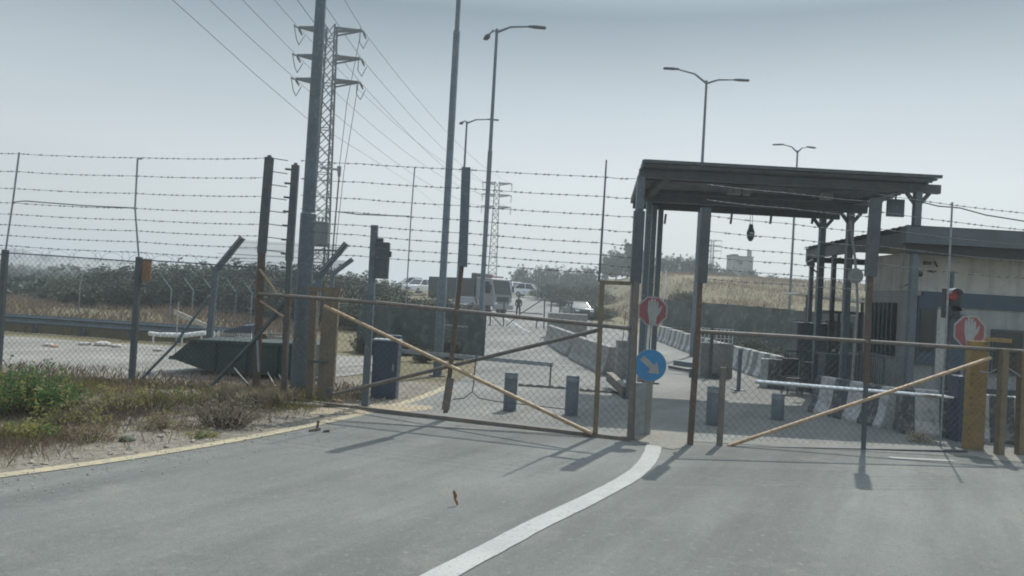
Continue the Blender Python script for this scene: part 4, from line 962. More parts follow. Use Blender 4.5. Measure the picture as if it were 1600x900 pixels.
# slim blue grey post with control box; blue cabinet
p = gnd(570, 640); t = thing('control_post', 'slim blue grey post carrying a dark control box, behind the gate', 'post', (p.x, p.y, 0))
Yc = p.y; b = MB(); b.bar((p.x, Yc, -.1), at(585.5, 352, Yc), .12, .1); b.build('post', steel, t)
b = MB(); c = at(597, 407, Yc - .02); b.box(c, (.25, .16, .66), ch=.015); bx_ = b.build('control_box', steel_dk, t); b = MB(); b.box(c + Vector((.12, 0, .12)), (.08, .1, .1)); b.box(c + Vector((-.05, 0, .36)), (.1, .1, .08)); b.build('conduit', steel_dk, bx_)
p = gnd(598, 624); t = thing('cabinet', 'dark blue metal cabinet standing behind the left gate', 'cabinet', (p.x, p.y, 0))
h = at(600, 533, p.y).z; b = MB(); b.box((p.x, p.y + .2, h / 2), (.5, .4, h), ch=.01); b.build('body', bluecab, t)
b = MB(); b.box((p.x, p.y + .2, h + .015), (.54, .44, .03)); b.build('lid', steel_lt, t); b = MB(); b.box((p.x + .17, p.y - .015, h * .55), (.03, .03, .14)); b.build('handle', steel_lt, t)
b = MB(); b.box((p.x, p.y - .006, h * .5), (.42, .012, h * .88)); b.build('door', bluecab, t)
# dark netted screen
NY = 26.5; n0, n1 = at(560, 500, NY), at(757, 520, NY); ntop = at(757, 489, NY).z
t = thing('net_screen', 'long dark netted screen wall on the left roadside', 'screen', (n1.x, NY, 0))
b = MB(); k = 60
for i in range(k + 1):
    x = n0.x + (n1.x - n0.x) * i / k
    for z in (0.02, .4, .8, 1.2, ntop): b.v.append((x, NY + .03 * math.sin(i * 1.3 + z * 3) + .02 * noise.noise(Vector((i * .3, z, 0))), z))
b.f = [(i * 5 + j, i * 5 + j + 1, i * 5 + 6 + j, i * 5 + 5 + j) for i in range(k) for j in range(4)]; b.m = [0] * len(b.f); b.build('net', netm, t)
for i in range(5): b = MB(); x = n0.x + (n1.x - n0.x) * i / 4; b.box((x, NY + .1, (ntop + .1) / 2), (.07, .07, ntop + .1)); b.build('post', steel_dk, t)
b = MB(); b.bar((n0.x, NY + .05, ntop), (n1.x, NY + .05, ntop), .05, .05); b.build('top_rail', steel_dk, t)
t = thing('metal_stand', 'small dark square metal frame with pale top bar against the netted screen', 'stand', (at(710, 540, 24).x, 24, 0))
for (a, c, m_, nmx) in (((692, 507), (731, 511), steel_lt, 'top_bar'), ((692, 507), (688, 562), steel_dk, 'leg'), ((727, 511), (723, 566), steel_dk, 'leg'), ((692, 515), (725, 518), steel_dk, 'rail'), ((690, 527), (724, 530), steel_dk, 'rail')):
    a_, c_ = at(*a, 24), at(*c, 24)
    if nmx == 'leg': c_.z = 0
    b = MB(); b.bar(a_, c_, .04, .05); b.build(nmx, m_, t)

# ------------------------------------------------------------------ boom barriers
t = thing('boom_barrier', 'lowered pale boom barrier across the left lane behind the gate', 'barrier', gnd(640, 585))
q0, q1 = at(621, 548, 20), at(864, 570, 19); b = MB(); b.bar(q0, q1, .05, .1); b.build('boom_arm', steel_lt, t)
b = MB(); b.box((q0.x - .1, q0.y + .05, .5), (.35, .35, 1.0), ch=.02); b.build('housing', bluecab, t); b = MB(); b.bar(q1 + Vector((-.05, 0, 0)), (q1.x - .05, q1.y, 0), .04, .04); b.build('rest_post', steel_dk, t)
t = thing('boom_barrier', 'gleaming lowered boom barrier across the right lane under the canopy', 'barrier', gnd(1500, 680))
q0, q1 = at(1180, 596, 14.4), at(1500, 622, 14.0); b = MB(); b.tube([q0, q1], .04, 12); b.build('boom_arm', silver, t, True)
b = MB(); b.box((q1.x + .1, q1.y + .05, .6), (.4, .35, 1.2), ch=.02); b.build('housing', bluecab, t)

# ------------------------------------------------------------------ concrete barriers
def striped_mat(name, ca, cb, period, phase=0.0):
    m = mat(name, ca, tuple(x * .8 for x in ca), 5, .85, 0, .2); n = m.node_tree.nodes; l = m.node_tree.links; bs_ = n['Principled BSDF']
    src = bs_.inputs['Base Color'].links[0].from_socket; tc = n.new('ShaderNodeTexCoord'); sx_ = n.new('ShaderNodeSeparateXYZ'); l.new(tc.outputs['Object'], sx_.inputs[0])
    a = n.new('ShaderNodeMath'); a.operation = 'MULTIPLY_ADD'; a.inputs[1].default_value = 1 / period; a.inputs[2].default_value = 20 + phase; l.new(sx_.outputs[0], a.inputs[0])
    f_ = n.new('ShaderNodeMath'); f_.operation = 'FRACT'; l.new(a.outputs[0], f_.inputs[0]); g_ = n.new('ShaderNodeMath'); g_.operation = 'GREATER_THAN'; g_.inputs[1].default_value = .5; l.new(f_.outputs[0], g_.inputs[0])
    mx = n.new('ShaderNodeMix'); mx.data_type = 'RGBA'; l.new(g_.outputs[0], mx.inputs[0]); l.new(src, mx.inputs[6]); mx.inputs[7].default_value = (*cb, 1)
    nz = n.new('ShaderNodeTexNoise'); nz.inputs['Scale'].default_value = 9; nz.inputs['Detail'].default_value = 7; l.new(tc.outputs['Object'], nz.inputs['Vector']); mr = n.new('ShaderNodeMapRange'); mr.inputs[1].default_value = .5; mr.inputs[2].default_value = .7; l.new(nz.outputs['Fac'], mr.inputs[0])
    m2 = n.new('ShaderNodeMix'); m2.data_type = 'RGBA'; l.new(mr.outputs[0], m2.inputs[0]); l.new(mx.outputs[2], m2.inputs[6]); m2.inputs[7].default_value = (.25, .24, .22, 1); l.new(m2.outputs[2], bs_.inputs['Base Color'])
    return m
bw = striped_mat('black_white_barrier_paint', (.46, .465, .46), (.07, .075, .08), .82)
bw2 = striped_mat('worn_black_white_barrier_paint', (.46, .46, .455), (.15, .155, .16), 1.0)
def jersey_mb(L, h=.82):
    pr = [(-.3, 0), (-.3, .08), (-.2, .28), (-.11, h), (.11, h), (.2, .28), (.3, .08), (.3, 0)]; b = MB(); b.prism([(-L / 2, y, z) for y, z in pr], (L, 0, 0)); return b
def jersey(label, a, c, m_, h=.82, name='concrete_barrier', group=None):
    a, c = Vector(a), Vector(c); mid = (a + c) / 2; o_ = jersey_mb((c - a).length, h).build(name, m_)
    o_.location = (mid.x, mid.y, gz(mid.x, mid.y)); o_.rotation_euler = (0, 0, math.atan2(c.y - a.y, c.x - a.x))
    bv = o_.modifiers.new('bevel', 'BEVEL'); bv.width = .025; bv.segments = 2
    return tag(o_, label, 'barrier', group)
g_ = 'grey barriers dividing the lanes'
jersey('plain grey concrete barrier nearest the sign post, dividing the lanes', (3.05, 22.6, 0), (2.5, 28.4, 0), concrete, .86, group=g_)
jersey('plain grey concrete barrier farther up the lane divider, by its dark end', (2.45, 29.0, 0), (1.9, 36.5, 0), concrete, .86, group=g_)
t = thing('concrete_block', 'upright pale concrete block at the near end of the grey barrier', 'block', (3.3, 22.4, 0)); b = MB(); b.box((3.32, 22.2, .55), (.42, .4, 1.1), ch=.03); b.build('body', concrete, t); b = MB(); b.tube([(3.4, 22, 1.1), (3.42, 22, 1.55), (3.5, 22, 1.75)], .015, 5); b.tube([(3.25, 22, 1.1), (3.3, 22, 1.9)], .012, 5); b.build('rebar', rust, t)
b = MB(); b.bar(at(952, 588, 19.5), at(978, 612, 17.5), .16, .22); tag(b.build('beam', gatepaint), 'short brown beam sloping down from the grey barrier end', 'beam')
b = MB(); q = at(905, 520, 39); b.box((q.x - .6, 39.5, gz(q.x, 39) + .65), (2.0, .9, 1.3), ch=.03); tag(b.build('concrete_cube', concrete), 'squat shaded concrete block behind the far end of the grey barrier', 'block')
nr = 7
for i in range(nr):
    a = Vector((8.3, 23.2 + i * 2.7, 0)); jersey(f'striped barrier number {i + 1} from the near end of the right roadside row' if 0 else ['striped barrier at the near end of the right roadside row', 'second striped barrier from the near end of the roadside row', 'third striped barrier from the near end of the roadside row', 'middle striped barrier of the right roadside row', 'third striped barrier from the far end of the roadside row', 'second striped barrier from the far end of the roadside row', 'striped barrier at the far end of the right roadside row'][i], a, a + Vector((-.06, 2.6, 0)), bw2, .82, group='striped barriers in the right roadside row')
g2 = 'black and white barriers by the booth'
jersey('black and white barrier across the shoulder beside the far boom end', (7.2, 21.9, 0), (9.9, 20.9, 0), bw, .82, group=g2)
jersey('black and white barrier below the booth corner, behind the mid gate post', (6.9, 17.0, 0), (7.6, 15.1, 0), bw, .82, group=g2)
jersey('black and white barrier with sunlit top beside the wide yellow post', (7.5, 14.75, 0), (9.6, 14.1, 0), bw, .86, group=g2)
b = MB(); rr = random.Random(3)
p = gnd(1450, 697)
make_bush('weed', 'dry pale weed growing at the foot of the striped barrier', 'weed', (p.x, p.y + .25, 0), (.25, .2), .3, [strawm, drym], 300, .05, 77, None)

# far lane gate and frames
fg = thing('field_gate', 'far low pipe gate with diagonal braces across the road', 'gate', (at(800, 500, 47).x, 47, gz(0, 47)))
FY = 47
def fp(px, py): return at(px, py, FY)
for a, c in (((764, 484), (848, 491)), ((762, 508), (846, 516))): b = MB(); b.tube([fp(*a), fp(*c)], .035, 6); b.build('rail', steel_dk, fg)
for a, c in (((770, 495), (784, 510)), ((805, 497), (790, 510)), ((812, 491), (848, 468))): b = MB(); b.tube([fp(*a), fp(*c)], .035, 6); b.build('brace', steel_dk, fg)
for x, y0, y1 in ((788, 468, 510), (839, 500, 517), (851, 468, 517), (767, 484, 508)): b = MB(); a = fp(x, y0); c = fp(x - 1.5, y1); c.z = gz(c.x, FY) if x in (851, 767) else c.z; b.tube([a, c], .045, 6); b.build('stile', steel_dk, fg)
t = thing('pipe_hurdle', 'dark pipe frame standing right of the far gate', 'frame', (at(870, 495, 45).x, 45, gz(2.5, 45)))
for x in (862, 876, 894): b = MB(); a = at(x, 470, 45); b.tube([a, (a.x - .05, 45, gz(a.x, 45))], .045, 6); b.build('leg', steel_dk, t)
b = MB(); b.tube([at(860, 471, 45), at(896, 474, 45)], .04, 6); b.build('rail', steel_dk, t)
for i, (x, lb) in enumerate(((842, 'pair of thin pale pickets on the skyline bank, left of the mast'), (902, 'pair of thin pale pickets near the antenna mast foot'))):
    b = MB()
    for dx in (-2, 2): a = at(x + dx, 432 + i * 16, 90); b.tube([a, (a.x, 90, gz(a.x, 90))], .05, 5)
    tag(b.build('picket', steel_lt), lb, 'picket')
tag((lambda b, a: (b.tube([a, (a.x - .1, a.y, gz(a.x, a.y))], .05, 6), b.build('marker_pole', whitep))[1])(MB(), at(1041, 422, 62)), 'thin white marker pole on the hillside above the stop sign', 'pole')
# dark netting fence along the right hillside foot
t = thing('net_fence', 'long dark net fence along the foot of the right hillside', 'fence', (14, 37, gz(14, 37)))
NA, NB = Vector((9.0, 45.5, 0)), Vector((20.5, 26.5, 0)); b = MB(); k = 90
for i in range(k + 1):
    q = NA.lerp(NB, i / k); zt_ = gz(q.x, q.y) + 2.2 - .25 * i / k
    for j, f_ in enumerate((.0, .33, .66, 1.0)):
        b.v.append((q.x + .04 * math.sin(i * 1.1 + j), q.y, gz(q.x, q.y) + (zt_ - gz(q.x, q.y)) * f_ + (.06 * noise.noise(Vector((i * .4, 0, 0))) if j == 3 else 0)))
b.f = [(i * 4 + j, i * 4 + j + 1, i * 4 + 5 + j, i * 4 + 4 + j) for i in range(k) for j in range(3)]; b.m = [0] * len(b.f); b.build('net', netm, t)
for i in range(10): q = NA.lerp(NB, i / 9) + Vector((.08, .08, 0)); b = MB(); b.box((q.x, q.y, gz(q.x, q.y) + 1.1), (.07, .07, 2.3)); b.build('post', steel_dk, t)
t = thing('wire_crate', 'pale mesh crate beside a dark post behind the right gate stile', 'crate', (at(1118, 560, 24).x, 24, 0))
a = at(1118, 536, 24); b = MB(); b.box((a.x, 24, a.z / 2 + .0), (1.0, .5, a.z)); b.build('base', concrete, t)
b = MB()
for i in range(9): b.bar((a.x - .5 + i * .125, 23.9, a.z), (a.x - .5 + i * .125, 23.9, a.z + .45), .02, .02)
for i in range(4): b.bar((a.x - .5, 23.9, a.z + .15 * i), (a.x + .5, 23.9, a.z + .15 * i), .02, .02)
b.build('wire_mesh', whitep, t)
for i, (px, py0, py1, Y, m_, lb) in enumerate([(1113, 512, 560, 23.5, steel_dk, 'dark upright post in front of the pale mesh crate'), (1157, 545, 600, 20.5, steel, 'slim grey post left of the black and white shoulder barrier'), (1085, 560, 565, 20, steel_dk, '')]):
    if not lb: continue
    a = at(px, py0, Y); b = MB(); b.bar((a.x, Y, 0), a, .09, .08); b.box((a.x, Y, .02), (.3, .3, .04)); tag(origin_to(b.build('post', m_), (a.x, Y, 0)), lb, 'post')
b = MB(); a, c = gnd(1046, 578), gnd(1130, 594); b.bar(a + Vector((0, 0, .1)), c + Vector((0, 0, .1)), .12, .1); tag(b.build('kerb_beam', steel_dk), 'dark low beam lying on the road behind the arrow sign', 'beam')
b = MB(); a, c = gnd(1056, 571), gnd(1100, 577); b.bar(a + Vector((0, 0, .1)), c + Vector((0, 0, .1)), .3, .18); tag(b.build('kerb_block', steel), 'grey flat block on the road beyond the dark low beam', 'block')

# ------------------------------------------------------------------ canopy
cz = lambda px, py, Y: at(px, py, Y)
N0, N1, F0, F1 = cz(1006, 254, 17.0), cz(1470, 279, 17.0), cz(987, 314, 21.0), cz(1345, 329, 21.0)
cn = thing('canopy', 'open steel inspection canopy with corrugated roof on grey columns', 'canopy', (6, 19, 0))
b = MB(); k = 44
rows = []
for i in range(k + 1):
    t_ = i / k; a, c = N0.lerp(F0, t_), N1.lerp(F1, t_); dz = .02 if i % 2 else -.02
    for q in range(9): p = a.lerp(c, q / 8); b.v.append((p.x, p.y, p.z + dz + .012 * noise.noise(Vector((q, i * .6, 0)))))
b.f = [(i * 9 + q, i * 9 + q + 1, i * 9 + 10 + q, i * 9 + 9 + q) for i in range(k) for q in range(8)]; b.m = [0] * len(b.f)
n_ = len(b.v); top = [(x, y, z + .06) for x, y, z in b.v]; b.add(top, [tuple(reversed([i for i in f])) for f in list(b.f)])
b.build('roof', roofm, cn)
b = MB(); b.bar(N0 + Vector((0, -.05, .03)), N1 + Vector((0, -.05, .03)), .05, .07); b.build('fascia', steel_dk, cn)
b = MB(); b.bar(N0 + Vector((0, 0, 0)), F0, .06, .14); b.build('fascia', steel_dk, cn)
for i, t_ in enumerate((.3, .62, .9)):
    b = MB(); b.bar(N0.lerp(F0, t_) + Vector((.05, 0, -.06)), N1.lerp(F1, t_) + Vector((-.2, 0, -.06)), .06, .09); b.build('purlin', steel_dk, cn)
BE = [(17.5, (990, 300), (1468, 294)), (19.6, (1000, 322), (1354, 327)), (21.0, (989, 325), (1311, 337))]
zb = [at(1440, 295, 17.5).z, at(1340, 327, 19.6).z, at(1300, 337, 21.0).z]
cols = [[(996, 17.5), (1430, 17.5)], [(1011, 19.6), (1327, 19.6)], [(1030, 21.0), (1284, 21.0), (1020, 20.3)]]
xr = [at(1468, 294, 17.5).x, at(1354, 327, 19.6).x, at(1311, 337, 21.0).x]; xl = [at(1004, 300, 17.5).x - .1, at(1000, 322, 19.6).x, at(989, 325, 21.0).x]
for i, (Y, _, _) in enumerate(BE):
    b = MB(); b.bar((xl[i], Y, zb[i]), (xr[i], Y, zb[i]), .14, .2); b.build('beam', steel_dk, cn)
    for px, Yc in cols[i]:
        p = at(px, 380, Yc); w_ = .15 if px > 1100 else (.17 if px == 996 else .13); b = MB(); b.bar((p.x, Yc, -.1), (p.x, Yc, zb[i] - .08), w_, w_); co = b.build('column', steel, cn)
        b = MB(); b.box((p.x, Yc, .03), (.34, .34, .06)); b.build('base_plate', steel_dk, co)
        if px > 1100:
            b = MB()
            for s_ in (-1, 1): b.bar((p.x, Yc, zb[i] - .42), (p.x + s_ * .26, Yc, zb[i] - .1), .06, .08)
            b.build('bracket', steel_dk, co)
for x in (xl[2] + .12, ): 
    b = MB(); b.bar((x + .1, 17.5, zb[0] - .02), (x + .05, 21.0, zb[2] - .02), .12, .18); b.build('side_beam', steel_dk, cn)
b = MB(); b.bar((xr[0] - .45, 17.6, zb[0] + .12), (at(1284, 337, 21).x, 21.0, zb[2] + .12), .1, .16); b.build('side_beam', steel_dk, cn)
for px in (1040, 1143, 1205, 1270): b = MB(); p = at(px, 343, 20.9); b.bar(p + Vector((0, 0, .15)), p + Vector((-.02, 0, -.12)), .05, .05); b.build('hook', steel_dk, cn)
for px, py, w_, lb in ((1148, 278, .32, None), (1168, 278, .16, None), (1292, 289, .3, None)):
    t_ = .42; p = at(px, py, 18.6); ro = N0.lerp(F0, t_); b = MB(); b.box((p.x, 18.6, ro.z - .14), (w_, .14, .16), ch=.01); b.build('light_fitting', signgrey, cn)
b = MB(); p = at(1399, 325, 18.2); b.box(p, (.42, .05, .42), ch=.01); b.bar(p + Vector((0, 0, .2)), p + Vector((0, 0, .55)), .03, .03); b.build('hanging_panel', steel, cn)
t = thing('pendant_lamp', 'dark pendant lamp hanging alone from the far canopy beam', 'lamp', at(1173, 363, 20.9))
p = at(1173, 363, 20.9); b = MB()
for dx in (-.03, .03): b.bar(p + Vector((dx, 0, .2)), p + Vector((dx, 0, .5)), .012, .012)
b.build('hanger', steel_dk, t)
b = MB(); b.tube([p + Vector((0, 0, .22)), p + Vector((0, 0, .1)), p + Vector((0, 0, .0)), p + Vector((0, 0, -.16)), p + Vector((0, 0, -.24))], [.05, .07, .11, .09, .04], 14); b.build('body', steel_dk, t, True)
b = MB(); b.box(p + Vector((0, -.1, -.03)), (.11, .03, .04)); b.build('lens', chrome, t)
# floodlight / camera on the back right column
t = thing('floodlight', 'grey floodlight on a curved arm left of the back canopy column', 'floodlight', at(1272, 416, 20.8)); p = at(1267, 412, 20.8)
b = MB(); b.tube([p + Vector((-.1, 0, -.02)), p + Vector((.06, 0, .03))], [.06, .11], 12); b.build('head', steel_dk, t, True); b = MB(); b.tube([p, p + Vector((0, 0, -.1)), p + Vector((.1, 0, -.17)), p + Vector((.22, .1, -.22))], .022, 6); b.build('arm', steel_dk, t)
# round sign on pole under the canopy
Yr = 18.6; p = at(1337, 431, Yr); t = thing('round_sign', 'small round grey sign on a crooked pole under the canopy', 'road sign', (p.x, Yr, 0)); b = MB(); disc_sign(b, p, .19, 28, .01); b.build('sign_plate', signgrey, t)
b = MB(); disc_sign(b, p, .15, 28, .004, 0, -.006); b.build('sign_face', signwhite, t); b = MB(); disc_sign(b, p, .1, 28, .004, 0, -.011); b.build('symbol', signgrey, t)
b = MB(); b.tube([(p.x + .05, Yr + .05, 0), at(1340, 480, Yr + .03), at(1339, 450, Yr + .03), at(1336, 405, Yr + .03), at(1328, 345, Yr + .03)], .03, 7); b.build('pole', signgrey, t)

# ------------------------------------------------------------------ guard booth
bt = thing('guard_booth', 'cream and grey guard booth with dark flat roof at the right', 'booth', (12.5, 18, 0))
BX0, BX1, BY0, BY1 = at(1432, 430, 18).x, 17.0, 18.0, 20.6
def bz(px, py): return at(px, py, BY0).z
zt, zb1, zb2 = bz(1500, 397), bz(1500, 458), bz(1500, 481)
b = MB(); b.box(((BX0 + BX1) / 2, (BY0 + BY1) / 2, (zt + zb1) / 2), (BX1 - BX0, BY1 - BY0, zt - zb1)); b.build('upper_wall', cream, bt)
b = MB(); b.box(((BX0 + BX1) / 2 + .01, (BY0 + BY1) / 2 + .01, zb1 / 2), (BX1 - BX0 - .02, BY1 - BY0 - .02, zb1 - .002)); b.build('lower_wall', greywall, bt)
xa = at(1440, 470, BY0).x
b = MB(); b.box(((xa + BX1) / 2, BY0 - .005, (zb1 + zb2) / 2), (BX1 - xa, .03, zb1 - zb2)); b.build('band', bluewall, bt)
def panel(name, x0, y0, x1, y1, m_, d=.03, par=bt):
    a, c = at(x0, y0, BY0), at(x1, y1, BY0); b = MB(); b.box(((a.x + c.x) / 2, BY0 - d / 2 + .004, (a.z + c.z) / 2), (abs(c.x - a.x), d, abs(a.z - c.z))); return b.build(name, m_, par)
d_ = panel('window', 1434, 462, 1459, 570, bluewall, .05); panel('pane', 1437, 482, 1456, 550, glass, .07, d_)
panel('pilaster', 1463, 484, 1476, 585, cream, .06)
d_ = panel('door', 1477, 490, 1503, 640, bluewall, .04); panel('handle', 1498, 575, 1500, 585, steel_lt, .1, d_)
d_ = panel('window', 1549, 514, 1596, 586, steel_dk, .05); panel('pane', 1552, 517, 1593, 583, glass, .06, d_)
panel('base_band', 1478, 604, 1640, 655, bluecab, .045)
# barred side window
sx_ = BX0 - .012; w0 = MB(); w0.box((sx_, 19.5, 1.9), (.05, 1.3, 1.3)); wv = w0.build('window', glass, bt)
b = MB()
for i in range(6): b.bar((sx_ - .05, 18.95 + i * .22, 1.25), (sx_ - .05, 18.95 + i * .22, 2.55), .03, .03)
b.build('bars', steel, wv)
b = MB(); b.tube([(BX0 - .05, BY0 - .06, 0), (BX0 - .05, BY0 - .06, zt)], .05, 8); b.build('drainpipe', steel_lt, bt)
# roof
rz0, rz1 = at(1430, 395, 17.2).z, at(1430, 352, 17.2).z; rx0 = at(1416, 370, 17.2).x
b = MB(); b.box(((rx0 + BX1 + .6) / 2, 17.2 + .12, (rz0 + rz1) / 2 + .1), (BX1 + .6 - rx0, .24, (rz1 - rz0) * .62)); b.build('fascia', roofdk, bt)
b = MB(); b.box(((rx0 + BX1 + .6) / 2 + .1, 17.2 + .3, rz0 + .11), (BX1 + .4 - rx0, .2, .22)); b.build('gutter', blackp, bt)
b = MB(); k = 40
for i in range(k + 1):
    y = 17.2 + i / k * 6.2
    for x in (rx0, BX1 + .6): b.v.append((x, y, rz1 - .02 * (i % 2) - .02 * i / k * 6))
b.f = [(2 * i, 2 * i + 1, 2 * i + 3, 2 * i + 2) for i in range(k)]; b.m = [0] * k; n0_ = list(b.f)
b.add([(x, y, z - .05) for x, y, z in b.v], n0_); b.build('roof', roofm, bt)
b = MB(); b.bar((rx0 + .15, 17.5, rz1 - .28), (rx0 + .15, 23.3, rz1 - .32), .12, .3); b.build('edge_beam', steel_dk, bt)
b = MB(); b.bar((rx0, 23.0, rz1 - .5), (13, 23.0, rz1 - .5), .12, .16); b.build('edge_beam', steel_dk, bt)
for x, y in ((rx0 + .25, 21.6), (rx0 + .25, 23.2), (12.5, 23.2)): b = MB(); b.bar((x, y, 0), (x, y, rz1 - .3), .11, .11); b.build('roof_post', steel, bt)
b = MB(); q = at(1436, 428, 17.6); b.tube([q + Vector((-.08, 0, .02)), q + Vector((.06, 0, -.01))], .06, 10); b.tube([q, q + Vector((.05, .4, .05))], .02, 6); tag(b.build('security_camera', blackp), 'dark security camera on the booth corner under the roof', 'camera')
t = thing('wall_fixture', 'dark bent wall fixture on the cream booth wall beside the thin pole', 'fixture', at(1455, 415, 17.95)); b = MB(); b.box(at(1449, 411, 17.96), (.16, .05, .07), 0); b.build('box', blackp, t)
b = MB(); b.tube([at(1460, 408, 17.95), at(1465, 417, 17.95)], .02, 6); b.tube([at(1451, 423, 17.95), at(1458, 425, 17.95), at(1463, 423, 17.95)], .018, 6); b.build('bent_arm', blackp, t)
# traffic light
Yt = 14.6; tb = at(1476, 650, Yt); t = thing('traffic_light', 'red traffic light on a dark pole in front of the booth', 'traffic light', (tb.x, Yt, 0))
b = MB(); a = at(1488, 424, Yt); b.tube([(tb.x, Yt, 0), (a.x, Yt, a.z)], .04, 8); b.build('pole', steel_dk, t, True)
c = at(1486, 474, Yt - .12); b = MB(); b.box(c, (.29, .16, .56), ch=.015); hd = b.build('signal_head', blackp, t)
lc = at(1488, 461, Yt - .21); b = MB(); b.tube([lc, lc + Vector((0, -.03, 0))], [.105, .08], 20); b.build('red_lens', redlens, hd)
lc2 = at(1485, 487, Yt - .21); b = MB(); b.tube([lc2, lc2 + Vector((0, -.02, 0))], [.1, .08], 20); b.build('dark_lens', glass, hd)
for q, m_ in ((lc, steel_lt), (lc2, blackp)):
    b = MB(); n_ = 14; inn, out = [], []
    for i in range(n_ + 1):
        an = R(10) + R(160) * i / n_; d = Vector((math.cos(an), 0, math.sin(an))) * .125; b.v += [tuple(q + d), tuple(q + d + Vector((0, -.17, -.0)))]
    b.f = [(2 * i, 2 * i + 1, 2 * i + 3, 2 * i + 2) for i in range(n_)]; b.m = [0] * n_; v_ = b.build('visor', m_, hd); sm = v_.modifiers.new('solid', 'SOLIDIFY'); sm.thickness = .008
Ys = 13.9; c = at(1515, 518, Ys); t = thing('stop_sign', 'red octagonal stop sign with white hand in front of the booth window', 'stop sign', (c.x, Ys, 0)); stop_sign(t, c, .31)
b = MB(); b.tube([(c.x - .05, Ys + .05, 0), (c.x, Ys + .04, c.z + .1)], .03, 8); b.build('pole', steel, t)
# low white shelter at the back of the canopy
ls = thing('lean_to', 'low lean to with thin white roof edge behind the canopy', 'shelter', (at(1305, 550, 25).x, 25, 0))
a, c = at(1249, 457, 25), at(1357, 470, 25); b = MB(); b.prism([a, c, c + Vector((0, 0, -.08)), a + Vector((0, 0, -.04))], (0, 1.6, .0)); b.build('roof', whitep, ls)
for x in (a.x + .35, (a.x + c.x) / 2, c.x - .1): b = MB(); b.bar((x, 25.2, 0), (x, 25.2, a.z - .06), .08, .08); b.build('post', steel_dk, ls)
b = MB(); b.box(((a.x + c.x) / 2 + .2, 26.3, .95), (c.x - a.x - .2, .1, 1.9)); b.build('back_wall', netm, ls)
b = MB(); b.box(((a.x + c.x) / 2 + .2, 25.4, .5), (c.x - a.x - .6, .5, 1.0)); b.build('counter', steel_dk, ls)
b = MB(); q = at(1331, 484, 25.1); b.box(q, (.25, .03, .22)); b.build('notice', whitep, ls)
for px, lb, hgt in ((1300, 'dark inspection desk beneath the lean to, leftmost', 1.1), (1335, 'pale topped machine behind the rusty mid gate post', 1.15), (1372, 'dark upright machine beside the barred booth window', 1.7)):
    Yd = 20.4; p = at(px, 560, Yd); t = thing('inspection_desk', lb, 'desk', (p.x, Yd, 0), 'desks and machines under the canopy')
    b = MB(); b.box((p.x, Yd, hgt / 2), (.55, .5, hgt), ch=.02); b.build('body', steel_dk if px != 1335 else signgrey, t); b = MB(); b.box((p.x, Yd, hgt + .02), (.62, .56, .04)); b.build('top', whitep if px == 1335 else steel, t)

def railing(label, a, c, h, n_):
    a, c = Vector(a), Vector(c); t = thing('railing', label, 'railing', a, 'dark railings under the canopy')
    for z in (h, h * .12): b = MB(); b.tube([a + Vector((0, 0, z)), c + Vector((0, 0, z))], .028, 6); b.build('rail', steel_dk, t)
    b = MB()
    for i in range(n_): q = a.lerp(c, (i + .5) / n_); b.tube([q + Vector((0, 0, h * .12)), q + Vector((0, 0, h))], .011, 5)
    b.build('bars', steel_dk, t)
    for q in (a, a.lerp(c, .5), c): b = MB(); b.tube([q, q + Vector((0, 0, h))], .03, 6); b.build('post', steel_dk, t)
railing('dark barred railing along the back of the canopy bay', (7.7, 21.4, 0), (10.3, 21.6, 0), 1.1, 20)
railing('dark barred railing running beside the booth side window', (8.75, 17.9, 0), (8.95, 20.9, 0), 1.25, 22)
t = thing('turnstile', 'tall dark turnstile cage beside the booth side wall', 'turnstile', (9.05, 21.2, 0))
for dx in (-.4, .4):
    for dy in (-.4, .4): b = MB(); b.bar((9.05 + dx, 21.2 + dy, 0), (9.05 + dx, 21.2 + dy, 2.2), .06, .06); b.build('post', steel_dk, t)
b = MB(); b.box((9.05, 21.2, 2.24), (.95, .95, .08)); b.build('top', steel_dk, t)
b = MB()
for k in range(9): b.tube([(9.05 - .36, 21.2, .3 + k * .21), (9.05 + .36, 21.2, .3 + k * .21)], .018, 5); b.tube([(9.05, 21.2 - .36, .3 + k * .21), (9.05, 21.2 + .36, .3 + k * .21)], .018, 5)
b.tube([(9.05, 21.2, 0), (9.05, 21.2, 2.2)], .04, 8); b.build('rotor', steel_dk, t)
t = thing('locker', 'tall dark two door locker between the back canopy columns', 'locker', (8.75, 22.4, 0)); b = MB(); b.box((8.75, 22.4, .95), (.9, .45, 1.9), ch=.01); b.build('body', steel_dk, t)
for s_ in (-1, 1):
    b = MB(); b.box((8.75 + s_ * .22, 22.165, .95), (.42, .02, 1.8)); d_ = b.build('door', steel, t); b = MB(); b.box((8.75 + s_ * .06, 22.14, 1.0), (.02, .03, .14)); b.build('handle', steel_lt, d_)
t = thing('plastic_chair', 'dark plastic chair in the shade of the canopy near the railing', 'chair', (7.5, 20.2, 0))
b = MB(); b.box((7.5, 20.2, .45), (.46, .44, .04), ch=.01); b.build('seat', blackp, t); b = MB(); b.box((7.5, 20.42, .72), (.44, .04, .46), ch=.01); b.build('backrest', blackp, t)
for dx in (-.2, .2):
    for dy in (-.18, .2): b = MB(); b.tube([(7.5 + dx, 20.2 + dy, 0), (7.5 + dx * .9, 20.2 + dy, .44)], .016, 6); b.build('leg', steel_dk, t)
b = MB(); b.tube([at(1402, 452, 18.9), at(1415, 446, 18.5), at(1428, 440, 18.05), at(1429, 470, 18.0)], .018, 6); tag(b.build('wall_cable', cablem), 'dark cable looping down the booth side wall corner', 'cable')
